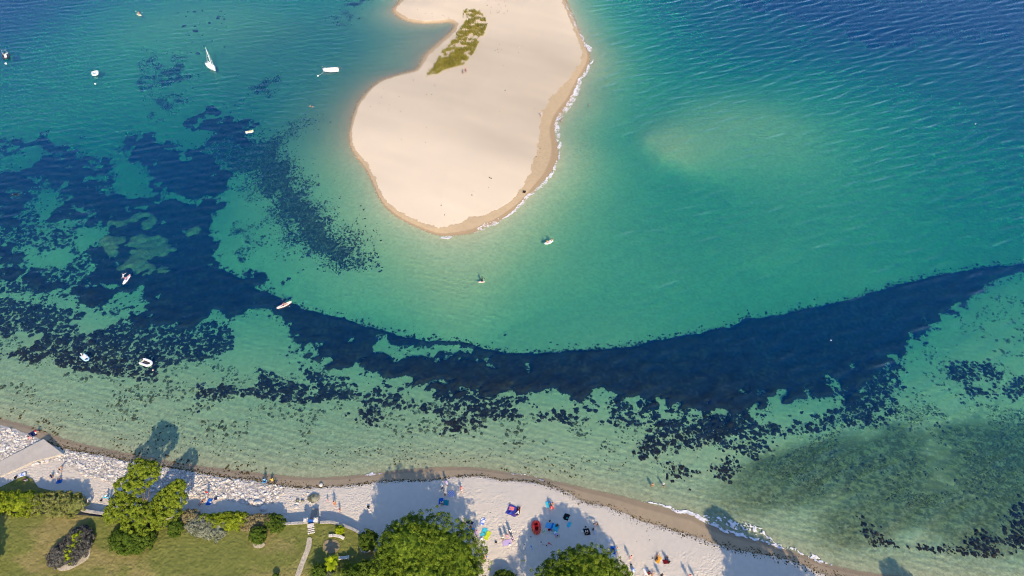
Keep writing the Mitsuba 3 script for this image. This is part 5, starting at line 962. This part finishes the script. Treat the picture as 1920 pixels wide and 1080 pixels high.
def aboard(label, boat, fy, kind, wear, dz=.12, turn=0, **kw):
    k, x, y, deg, L, M = boat; dx, dy = rot2(0, fy, deg); return person(label, 0, 0, kind, deg + turn, wear, xy=(x + dx, y + dy), z=dz, **kw)
kb = canoe('pale pink and orange inflatable kayak at the edge of the dark seagrass band', (519, 578.5), (547, 565.5), .95, .15, col(.80, .66, .60, .5), col(.10, .08, .14), L=3.7)
part(kb[0], 'trim', tube(ring_path(3.6, .92, 1.55) + [0, 0, .06], .035, 6, False), col(.80, .27, .07), M=kb[5]); part(kb[0], 'seat_back', box(.5, .1, .36, 0, -.5, .34, .04), col(.30, .25, .42), M=kb[5])
aboard('person with pink top paddling the pale pink kayak', kb, -.2, 'paddle', [('shirt', 'pink'), ('shorts', 'navy')], skin=2, hair='brown')
dx, dy = rot2(0, .45, kb[3]); paddle('double-bladed paddle held across the pale pink kayak', kb[1] + dx, kb[2] + dy, .62, kb[3] + 12)
kc = canoe('white two-seat inflatable canoe in green water off the sandbar tip', (1019, 458.5), (1039, 450.5), .95, .17, col(.80, .80, .80, .4), col(.16, .12, .20), name='inflatable_canoe', cat='canoe', L=2.6)
part(kc[0], 'cushion', box(.42, .3, .16, 0, .15, .28, .06), col(.55, .36, .58), M=kc[5])
aboard('person with fair hat sitting low in the stern of the white canoe', kc, -.55, 'paddle', [('shirt', 'tan'), ('shorts', 'grey'), ('sun_hat', 'amber')], skin=2, hair='fair', s=.9)
aboard('shirtless person sitting up in the bow of the white canoe', kc, .75, 'sit_hug', [('trunks', 'grey')], skin=2, hair='dark', dz=.25)
def sup(label, stern, bow, W, c, L=None, pad=None, name='paddle_board'):
    x, y, deg, Lm = heading(stern, bow, .1); L = L or Lm; k = new(name, label, 'board'); M = pose(x, y, 0, deg); part(k, 'deck', board(L, W), c, 40, M)
    if pad: part(k, 'pad', prism(Polygon(ring_path(L * .5, W * .72, 3)[:-1, :2]), .145, .16), pad, M=M)
    part(k, 'fin', box(.02, .2, .24, 0, -L * .38, -.12, .008), GREYF, M=M); return k, x, y, deg, L, M
s1 = sup('white paddle board with a red pad over dark weed near the grey green rocks', (231.5, 532), (243.5, 515), .95, WHITE, L=3.3)
part(s1[0], 'bag', box(.34, .42, .12, .04, 1.1, .22, .05), col(.62, .16, .18), M=s1[5])
aboard('person in blue shorts kneeling on the white paddle board', s1, -.3, 'sit_hug', [('shirt', 'pink'), ('shorts', 'blue')], dz=.15, skin=2)
person('swimmer in a white top in the water left of the white paddle board', 0, 0, 'swim', s1[3] + 20, [('wetsuit', 'white')], xy=tuple(ground(231, 517.5)), z=0.05, hair='brown')
s2 = sup('small white and yellow paddle board far out at the upper left', (256, 25.5), (266, 30), .9, col(.80, .76, .56), L=3.0)
aboard('person with pink skin kneeling on the far white and yellow paddle board', s2, -.1, 'paddle_kneel', [('trunks', 'pink'), ('shirt', 'coral')], dz=.15, hair='dark'); paddle('paddle held above the far white and yellow paddle board', s2[1], s2[2] + .5, .95, 30, L=1.7, tilt=25)
x, y, deg, L = heading((461.5, 249), (473.5, 246.5)); k = new('air_mattress', 'white and lime swimming mattress drifting beside the dark patch left of the sandbar', 'air mattress'); M = pose(x, y, .03, deg)
for i in range(5): part(k, 'tube', tube([(-.44 + .22 * i, -1.05, .10), (-.44 + .22 * i, 1.05, .10)], .115, 10), col(.62, .80, .30) if i in (1, 3) else WHITE, 50, M=M)
part(k, 'pillow', box(1.0, .4, .2, 0, 1.05, .2, .08), col(.72, .82, .40), M=M)
person('bather lying on the white and lime mattress', 0, 0, 'lie_back', deg + 180, [('trunks', 'white')], xy=(x + .1, y), z=.20, skin=2, hair='fair', s=.95)
s3 = sup('short pale pink board in the green water below the sandbar tip', (898.5, 529), (908, 528), .62, col(.80, .62, .56), L=1.5, name='body_board')
aboard('person in black wetsuit kneeling on the short pale pink board', s3, .1, 'paddle_kneel', [('wetsuit', 'black')], dz=.14, turn=90)
paddle('black paddle raised beside the person in the black wetsuit', s3[1] + .35, s3[2] + .5, 1.0, 60, L=1.6, tilt=55, c=(.03, .03, .03))
# swimmers
person('swimmer on the surface below the white motor boat', 0, 0, 'swim', 60, [('trunks', 'black')], xy=tuple(ground(584, 200)), z=.04, skin=2)
person('swimmer with a white cap over dark seagrass at the far left', 0, 0, 'swim', 95, [('wetsuit', 'black'), ('sun_hat', 'white')], xy=tuple(ground(29, 365)), z=.02)
person('dark-haired person wading waist-deep, left of two bathers off the main beach', 0, 0, 'stand', 200, [('trunks', 'black')], xy=tuple(ground(1223, 911)), z=-.62, hair='dark', style='long')
person('bather with white cap and black top, right of two bathers off the main beach', 0, 0, 'look_down', 100, [('swimsuit', 'black'), ('sun_hat', 'white')], xy=tuple(ground(1245, 911)), z=-.72, hair='dark')
solid('splash_foam', clumps(np.array([ground(u, v) + rng.normal(0, .25, 2) for u, v in [(555, 554), (557, 556), (556, 558), (566, 553), (569, 549), (571, 552), (546, 553), (40, 364), (43, 364), (38, 366), (447, 252), (444, 253), (252, 507), (258, 507), (249, 509)] for _ in range(4)]), (.08, .26), .15, 230, k=7), 'm_foam', label='small white splashes left by paddles and swimmers', cat='splash', kind='stuff')
_v = None

# ---------------------------------------------------------------- things on the sand
def towel(label, u, v, w, l, deg, c, seed=0, m=None, name='towel', lift=0.02, cat='towel'):
    x, y, z = at(u, v); return solid(name, cloth(w, l, .035, .05, seed), m or col(*C[c]), 40, pose(x, y, z + lift, deg), label=label, cat=cat)
def bag(label, u, v, s, c, deg=0, name='bag'):
    x, y, z = at(u, v); k = new(name, label, 'bag'); M = pose(x, y, z, deg, s); part(k, 'body', box(.5, .3, .36, 0, 0, .17, .1), col(*C[c]), M=M)
    part(k, 'handle', tube([(-.14, 0, .32), (-.1, 0, .47), (.1, 0, .47), (.14, 0, .32)], .018, 6), col(*C[c]), M=M); return k
def chair(label, u, v, deg, c, s=1.0):
    x, y, z = at(u, v); k = new('beach_chair', label, 'chair'); M = pose(x, y, z, deg, s); part(k, 'seat', box(.52, .5, .04, 0, .05, .27, .015), col(*C[c]), M=M)
    b_ = box(.52, .04, .62, 0, 0, 0, .015); b_.apply_transform(trimesh.transformations.rotation_matrix(.4, [1, 0, 0])); b_.apply_translation([0, -.32, .54]); part(k, 'backrest', b_, col(*C[c]), M=M)
    for sx in (-.27, .27): part(k, 'leg', tube([(sx, .3, 0), (sx, -.25, .3), (sx, -.46, .85)], .014, 6), ALU, M=M); part(k, 'leg', tube([(sx, -.35, 0), (sx, .28, .28)], .014, 6), ALU, M=M)
    return k
def fabric(key, a, b, s, kind='check'):
    def fn(p, n, uv):
        t = mi.Float(mikit.cell_rand(p.x * s, p.y * s) > 0.5) if kind != 'check' else dr.select((dr.floor(p.x * s) + dr.floor(p.y * s)) * .5 - dr.floor((dr.floor(p.x * s) + dr.floor(p.y * s)) * .5) > .25, mi.Float(1), mi.Float(0))
        return mix(a, b, t)
    return mat(key, diffuse(mikit.proc(fn)))
fabric('m_check', [.75, .75, .78], [.16, .18, .55], 5.5); fabric('m_print', [.74, .76, .82], [.16, .26, .66], 4.2, 'print'); fabric('m_play', [.03, .05, .30], [.10, .06, .28], 3.2, 'print')
# group beside the big tree shadow
person('person with a wide white sun hat standing at the edge of the large tree shadow', 829, 917, 'stand', 10, [('sun_hat', 'white'), ('shirt', 'white'), ('trousers', 'navy')], 0, 'grey')
person('person in a lilac top and hat standing just right of the white sun hat', 838, 911, 'stand', -20, [('sun_hat', 'lilac'), ('shirt', 'lilac'), ('shorts', 'white')], 2, 'fair')
person('person in white shirt and dark shorts bending at the checked blanket', 835, 929, 'look_down', 60, [('shirt', 'white'), ('shorts', 'black')], 1, 'dark')
towel('blue and white checked blanket in the sun beside the large tree shadow', 846, 926, 1.15, 1.15, 4, 'blue', 1, 'm_check', 'blanket', cat='blanket')
towel('teal towel with yellow rim at the shade edge under the checked blanket', 836, 943, .9, 1.0, -6, 'teal', 2); towel('blue towel partly under the seated person in white shirt', 827, 940, .8, 1.1, 5, 'blue', 3)
person('person in white shirt seated on the blue towel at the shade edge', 829, 943, 'sit_hug', 180, [('shirt', 'white'), ('shorts', 'black')], 1, 'dark', lift=.05)
person('person in red and white bathing suit squatting alone on the sunny sand', 866, 921, 'kneel', 20, [('swimsuit', 'coral'), ('sun_hat', 'coral'), ('shorts', 'white')], 2, 'fair')
# pair of towels right of the big tree
towel('navy blue towel furthest from the sea wall beside the huge pine', 881, 980, 1.25, .55, -14, 'navy', 4); towel('bright blue towel beside the rim of the huge pine', 878, 999, .95, 1.5, -12, 'blue', 5); towel('lilac towel right of the bright blue one', 891, 1000, .95, 1.3, -16, 'lilac', 6); towel('narrow sky blue towel between bright blue and lilac', 885, 996, .5, 1.2, -16, 'sky', 61)
person('tanned person sitting on the bright blue towel by the huge pine', 883, 989, 'sit_hug', 170, [('trunks', 'wine')], 1, 'brown', 'long', lift=.05); person('person with white cap sitting at the head of the lilac towel', 894, 994, 'sit_hug', 160, [('swimsuit', 'pink'), ('sun_hat', 'white')], 2, 'dark', lift=.05)
towel('blue and white patterned towel lying alone in the sun', 905, 978, .75, 1.35, -22, 'blue', 7, 'm_print'); towel('cyan towel beside the lime one', 907, 998, .8, 1.55, -22, 'cyan', 8); towel('lime yellow towel right of the cyan one', 914, 1005, .75, 1.6, -22, 'lime', 9)
bag('white bag at the foot of the cyan towel', 903, 1011, .9, 'white', 20); bag('small black bag below the lilac towel', 894, 1006, .5, 'black')
bag('dark blue bag in the shade at the left of the bright blue towel', 870, 1001, .8, 'navy', 40)
# family at the right rim of the huge pine
person('person in white clothes sitting at the right rim of the huge pine', 899, 1041, 'sit', 170, [('shirt', 'white'), ('trousers', 'white')], 2, 'fair'); person('second person in white beside the right rim of the huge pine', 906, 1045, 'sit_hug', 200, [('shirt', 'white'), ('shorts', 'grey')], 2, 'brown'); person('shirtless man in blue swim shorts standing right of the people in white', 912, 1046, 'look_down', 110, [('shorts', 'blue')], 0, 'dark')
# group of three sunbathers
person('person in white shirt standing, left of three people on the open sand', 943, 1013, 'stand', 190, [('shirt', 'white'), ('shorts', 'black')], 1, 'dark'); person('person in pink top standing, middle of three people on the open sand', 951, 1010, 'stand', 175, [('shirt', 'pink'), ('shorts', 'lilac')], 2, 'brown', 'long'); person('person in lilac and navy standing, right of three people on the open sand', 961, 1014, 'walk', 150, [('shirt', 'lilac'), ('shorts', 'navy')], 2, 'dark')
person('second person in navy behind the three people, nearer the sea', 957, 1001, 'stand', 180, [('shirt', 'white'), ('trousers', 'navy')], 0, 'brown')
towel('pale lilac towel under the three people on the open sand', 951, 1018, 1.5, 1.0, 10, 'lilac', 10); bag('round black bag left of the three people on the open sand', 930, 1017, .75, 'black'); bag('white beach bag between the three people on the open sand', 956, 1022, .7, 'white')
# play blanket
towel('large navy and violet beach blanket alone on the open sand', 961, 958, 2.0, 1.9, -18, 'navy', 11, 'm_play', 'blanket', cat='blanket'); towel('folded pink towel on the navy and violet blanket', 959, 954, .85, .65, -15, 'coral', 12, lift=.10); towel('striped dark towel at the right side of the navy and violet blanket', 972, 958, .6, 1.5, -14, 'black', 62, lift=.08)
person('person in striped white and red lying at the right side of the navy blanket', 972, 959, 'lie_front', 160, [('shirt', 'white'), ('shorts', 'wine')], 1, 'dark', lift=.10); bag('bright blue bag on the lower left of the navy blanket', 956, 963, .9, 'blue', 30)
# person with ball
towel('cyan towel under the sitting person with the red ball', 1028, 946, .8, 1.2, 20, 'cyan', 13); person('person in blue sitting on the cyan towel behind the red ball', 1031, 944, 'sit_hug', 185, [('shirt', 'blue'), ('shorts', 'teal')], 1, 'dark', lift=.05); person('tanned child crouching right of the sitting person in blue', 1037, 945, 'kneel', 120, [('trunks', 'orange')], 1, 'brown', s=.68)
x, y, z = at(1034, 953); k = new('beach_ball', 'red and pink beach ball in the sun above the dinghy', 'ball')
for i in range(6):
    seg = trimesh.creation.revolve([(0.0, -.34)] + [(.34 * math.cos(a), .34 * math.sin(a)) for a in np.linspace(-1.5, 1.5, 9)] + [(0.0, .34)], angle=math.pi / 3 - .02, sections=6, cap=False); seg.apply_transform(trimesh.transformations.rotation_matrix(i * math.pi / 3, [0, 0, 1])); part(k, 'panel', seg, col(*C['red' if i % 2 else 'coral']), True, T().translate([x, y, z + .33]))
# red dinghy
x, y, z = at(1005.5, 990); k = new('red_dinghy', 'red inflatable dinghy with yellow bow markings lying in tree shade on the sand', 'boat'); M = pose(x, y, z + .02, 184)
RED, YEL = col(.50, .025, .02, .45), col(.74, .45, .03, .5)
p = ring_path(2.15, 1.15, 3.0, 48); p[:, 0] *= np.where(p[:, 1] > 0, 1 - .28 * (p[:, 1] / 1.07) ** 3, 1.0); p[:, 2] += .20 + .06 * np.clip(p[:, 1], 0, 2) ** 2
part(k, 'outer_tube', tube(p, .235, 12, False), RED, True, M); p2 = p * [.78, .86, 1] + [0, -.02, .20]; part(k, 'upper_tube', tube(p2, .15, 10, False), RED, True, M)
part(k, 'floor', prism(Polygon(p[:-1, :2] * .82), .02, .10), col(.30, .015, .02), M=M); part(k, 'rubbing_strake', tube(p * [1.19, 1.115, 1] + [0, 0, .03], .03, 6, False), YEL, M=M)
part(k, 'bow_marking', prism(Polygon([(-.42, 1.02), (0, .78), (.42, 1.02), (.25, 1.2), (0, 1.05), (-.25, 1.2)]), .36, .475), YEL, M=M)
for s in (-1, 1): part(k, 'side_marking', prism(Polygon([(s * .56, .15), (s * .66, .15), (s * .58, .85), (s * .46, .95)]), .40, .445), YEL, M=M)
part(k, 'inner_seat', tube([(-.3, -.25, .32), (.3, -.25, .32)], .13, 10), col(.42, .02, .02), 50, M=M)
# mats in the shade of the second pine
towel('pale cyan mat in the shade right of the red dinghy', 1029, 986, 1.05, 1.0, -14, 'sky', 14, name='beach_mat', cat='mat'); towel('blue mat in the shade under the brown bag', 1041, 992, 1.0, 1.9, -22, 'cyan', 15, name='beach_mat', cat='mat'); towel('narrow blue towel between pale cyan mat and the one with the brown bag', 1035, 988, .35, 1.4, -22, 'blue', 16, name='towel')
bag('brown bag lying on the blue mat in the shade', 1044, 986, 1.15, 'brown', 30); bag('dark wine coloured bag at the foot of the pale cyan mat', 1030, 994, 1.0, 'wine', 15); bag('black rucksack behind the pale cyan mat', 1031, 977, .7, 'black', 50)
person('person in white lying across the lower end of the blue mat in the shade', 1041, 1000, 'lie_front', 215, [('shirt', 'lilac'), ('shorts', 'white')], 2, 'dark', lift=.06)
x, y, z = at(1020, 997); k = new('bucket', 'green and white sand bucket right of the red dinghy', 'bucket'); part(k, 'pail', trimesh.creation.revolve([(.0, 0), (.15, 0), (.2, .3), (.185, .3), (.14, .03), (0, .03)], sections=18), col(.45, .70, .45), 40, T().translate([x, y, z])); part(k, 'handle', tube([(.2 * math.cos(a), 0, .3 + .18 * math.sin(a)) for a in np.linspace(0, math.pi, 9)], .014, 6), WHITE, M=T().translate([x, y, z]))
towel('black picnic blanket at the shade edge above the sky blue board', 1062, 970, .95, 1.25, -24, 'black', 17, name='blanket', cat='blanket'); bag('dark blue bag on the black picnic blanket', 1063, 972, .7, 'teal', 10); bag('white pouch at the lower corner of the black picnic blanket', 1061, 977, .4, 'white')
x, y, z = at(1067, 984); solid('body_board', board(1.15, .55, .07, z=.0), col(*C['cyan']), 40, pose(x, y, z + .03, -28), label='sky blue body board lying in the shade below the black blanket', cat='board')
person('person in white shirt and black trousers sitting in the shade at the right', 1099, 997, 'sit_hug', 190, [('shirt', 'white'), ('trousers', 'black')], 2, 'dark'); towel('black towel under the person in white shirt at the right shade edge', 1100, 997, 1.0, 1.2, 10, 'black', 18); bag('white bag left of the person in white shirt in the shade', 1092, 997, .7, 'white'); bag('dark bag behind the person in white shirt in the shade', 1098, 988, .6, 'black', 40)
person('pale shirtless person kneeling in the sun at the right end of the shade', 1119, 986, 'bend', 100, [('trunks', 'black')], 2, 'brown'); bag('black bag between shade edge and kneeling shirtless person', 1112, 993, .8, 'black', 70)
x, y, z = at(1115, 998); solid('body_board', board(.95, .42, .07, z=.0), col(.55, .55, .6), 40, pose(x, y, z + .03, 8), label='grey and white body board at the right shade edge', cat='board'); bag('tiny white pouch alone in the right shade', 1105, 986, .35, 'white')
towel('blue towel at the right shade edge beside the person in cyan shorts', 1149, 1032, .85, 1.5, -10, 'blue', 19); bag('navy bag on the blue towel at the right shade edge', 1150, 1030, .7, 'navy', 20); towel('pale green towel at the shade edge above the blue one', 1140, 1011, .35, 1.0, 20, 'white', 63)
person('person in cyan shorts standing right of the blue towel at the shade edge', 1157, 1034, 'look_down', 60, [('shorts', 'cyan')], 2, 'dark')
person('tall pale person in a beige swimsuit standing alone on the right sand', 1182, 1049, 'stand', 20, [('swimsuit', 'pink')], 2, 'brown')
x, y, z = at(1150, 1055); solid('body_board', board(1.0, .5, .07, z=.0), col(*C['blue']), 40, pose(x, y, z + .03, -14), label='blue body board beside the crown of the second pine', cat='board'); towel('crumpled white towel above the blue body board near the second pine', 1149, 1045, .7, 1.1, -20, 'white', 20)
towel('orange towel under the lying dark-haired person on the right sand', 1234, 1049, .8, 1.2, -35, 'amber', 21); person('dark-haired person lying back on the orange towel', 1232, 1046, 'lie_back', -30, [('swimsuit', 'black')], 0, 'dark', 'long', lift=.06)
towel('dark wine coloured towel right of the orange one', 1248, 1054, .9, .7, 5, 'wine', 22); person('person in dark clothes sitting on the wine coloured towel', 1249, 1050, 'sit_hug', -20, [('shirt', 'navy'), ('trousers', 'black')], 1, 'dark', lift=.05); bag('black bag right of the wine coloured towel', 1255, 1054, .8, 'black', 30); bag('small dark bag left of the orange towel', 1224, 1047, .5, 'black', 70)
bag('small dark bag below the tall pale person', 1183, 1059, .6, 'black', 15)
x, y, z = at(1187, 1070); k = new('beach_ball', 'light blue beach ball at the right rim of the second pine', 'ball')
for i in range(6):
    seg = trimesh.creation.revolve([(0.0, -.3)] + [(.3 * math.cos(a), .3 * math.sin(a)) for a in np.linspace(-1.5, 1.5, 9)] + [(0.0, .3)], angle=math.pi / 3 - .02, sections=6, cap=False); seg.apply_transform(trimesh.transformations.rotation_matrix(i * math.pi / 3, [0, 0, 1])); part(k, 'panel', seg, col(*((.20, .35, .75) if i % 2 else (.45, .55, .85))), True, T().translate([x, y, z + .29]))
towel('white and sky blue towel of the pair at the lower edge', 1211, 1072, .7, 1.1, 10, 'white', 23); person('dark-haired person of the pair sitting at the lower edge', 1217, 1077, 'sit_hug', 30, [('shirt', 'wine'), ('shorts', 'black')], 0, 'dark'); person('shirtless person of the pair at the lower edge, on the right', 1222, 1079, 'sit', -40, [('trunks', 'navy')], 2, 'brown')
person('person in black standing at the lower edge right of the seated pair', 1239, 1083, 'stand', 10, [('shirt', 'black'), ('shorts', 'black')], 1, 'dark'); person('person in coral top standing at the lower edge, left of the last two', 1291, 1084, 'stand', 30, [('shirt', 'coral'), ('shorts', 'navy')], 0, 'brown'); person('person in white standing at the lower edge, furthest to the right', 1304, 1087, 'walk', -20, [('shirt', 'white'), ('shorts', 'blue')], 1, 'dark')
# toys
def toy_shovel(label, u, v, c, deg):
    x, y, z = at(u, v); k = new('toy_shovel', label, 'toy'); M = pose(x, y, z + .05, deg); part(k, 'handle', tube([(0, -.45, 0), (0, .12, 0)], .03, 6), c, M=M); part(k, 'scoop', box(.2, .28, .04, 0, .25, 0, .015), c, M=M)
toy_shovel('bright blue toy shovel on the dark weedy sand below the dinghy', 997, 1027, col(.03, .30, .62), 25); toy_shovel('red toy shovel on the shaded sand right of the dark weed', 1031.5, 1020, col(.70, .03, .06), 60); toy_shovel('yellow toy stick on the shaded sand at the lower left of the dark weed', 981, 1051, col(.55, .52, .08), 85)
bag('small red pouch beside the red toy shovel', 1025, 1023, .45, 'wine')
# people among the stones, from the left
person('person in pink top lying at the upper corner of the slipway', 57, 822, 'sit', 35, [('shirt', 'pink'), ('shorts', 'pink')], 2, 'brown'); person('person in white shirt with a red cap sitting at the upper corner of the slipway', 68, 813, 'sit_hug', -70, [('shirt', 'white'), ('shorts', 'white'), ('sun_hat', 'red')], 2, 'brown'); towel('dark towel between the two people at the upper corner of the slipway', 61, 815, 1.2, 1.3, 40, 'navy', 24)
person('tanned person in dark trunks bending on the stones below the slipway', 115, 884, 'bend', -30, [('trunks', 'black')], 0, 'brown'); person('dark-haired person sitting on grey sand left of the bending one', 98, 896, 'sit_hug', 20, [('swimsuit', 'navy')], 0, 'dark', 'long'); person('person in blue shorts sitting on grey sand below the bending one', 112, 902, 'sit_hug', 10, [('shorts', 'blue'), ('shirt', 'navy')], 0, 'dark'); bag('pale beige bag between the two sitting people below the slipway', 108, 888, .7, 'white'); towel('blue towel of the sitting person below the slipway', 111, 903, .9, .8, 5, 'blue', 25)
towel('blue and white towel on the grass verge beside the slipway', 43, 892, 1.1, .8, 20, 'sky', 26, 'm_print', lift=.24)
k_ = bag('black bag on the grass verge left of the blue and white towel', 30, 896, 1.0, 'black', 60)
x, y, z = at(50, 902); k = new('cool_box', 'small white cool box on the grass verge below the blue towel', 'cool box'); part(k, 'body', box(.55, .34, .32, x, y, z + .38, .04), WHITE); part(k, 'lid', box(.58, .37, .07, x, y, z + .58, .02), col(.12, .04, .09))
towel('teal and blue towel beside the left rim of the leaning maritime pine', 200, 931, 1.0, .6, 8, 'cyan', 27); person('person in pale blue shirt standing at the left rim of the maritime pine', 207, 939, 'stand', 10, [('shirt', 'sky'), ('trousers', 'navy')], 1, 'dark'); person('person in white sitting beside the teal towel by the maritime pine', 203, 934, 'kneel', 60, [('shirt', 'white'), ('shorts', 'blue')], 2, 'fair'); bag('dark bag alone on grey sand left of the maritime pine', 190, 939, .8, 'black', 10); chair('blue beach chair by the person in pale blue shirt at the maritime pine', 210, 936, 30, 'blue')
person('person in a red shirt standing where the stones meet the sand, behind a blue towel', 391, 929, 'stand', 170, [('shirt', 'red'), ('shorts', 'sky')], 1, 'dark', s=1.02); towel('royal blue towel below the person in the red shirt', 393, 941, .85, 1.25, -8, 'blue', 28); bag('white bag on the royal blue towel', 395, 942, .6, 'white'); towel('white and navy towel left of the royal blue one', 381, 938, .7, 1.4, -30, 'white', 29); person('tanned person lying on the white and navy towel', 380, 941, 'lie_back', 150, [('trunks', 'navy')], 1, 'dark', lift=.05); bag('dark rucksack right of the royal blue towel', 405, 936, 1.1, 'navy', 30)
chair('pale blue beach chair at the right end of the stones near the seaweed line', 497, 905, 0, 'sky', 1.2); person('person in pale blue sitting in the chair at the right end of the stones', 497, 904, 'sit_hug', 5, [('shirt', 'sky'), ('shorts', 'navy')], 2, 'dark', lift=.28); person('person in yellow sitting on the sand right of the pale blue chair', 511, 902, 'sit_hug', 30, [('shirt', 'yellow'), ('shorts', 'tan')], 1, 'dark'); person('person in white and black sitting lowest of the three by the pale blue chair', 517, 911, 'sit', 0, [('shirt', 'white'), ('shorts', 'black')], 2, 'dark')
person('man in orange shorts standing on the sand left of the large tree shadow', 628.5, 948, 'stand', 0, [('shorts', 'orange')], 0, 'dark', s=1.03); person('toddler in pink standing left of the man in orange shorts', 615, 941, 'stand', 30, [('shirt', 'pink'), ('shorts', 'pink')], 2, 'fair', s=.55); person('slim child in dark top standing right below the man in orange shorts', 638, 959, 'stand', -10, [('shirt', 'wine'), ('trunks', 'pink')], 2, 'brown', s=.72)
bag('black bag at the left edge of the large tree shadow', 691, 951, .95, 'black', 20); bag('white bag beside the black one at the left edge of the tree shadow', 692, 956, .6, 'white', 5)
# people on the sandbar
G_ = 'people on the sandbar'
person('person in black, left of the two beside the marram grass on the sandbar', 868, 139, 'walk', 60, [('shirt', 'black'), ('shorts', 'black')], 0, 'dark', group=G_); person('person in black shorts, right of the two beside the marram grass', 873.5, 136, 'stand', -30, [('shirt', 'coral'), ('shorts', 'black')], 1, 'dark', group=G_)
person('walker in a white shirt on the dry edge of the sandbar near the surf', 1014, 219, 'walk', 150, [('shirt', 'white'), ('shorts', 'tan')], 0, 'dark', group=G_); person('bather at the surf line of the sandbar in light swimwear', 1052, 230, 'walk', -60, [('trunks', 'lilac')], 1, 'dark', group=G_)
person('bather standing in shallow water off the right side of the sandbar', 0, 0, 'stand', 90, [('trunks', 'navy')], 2, 'brown', xy=tuple(ground(1105, 198)), z=-.9)
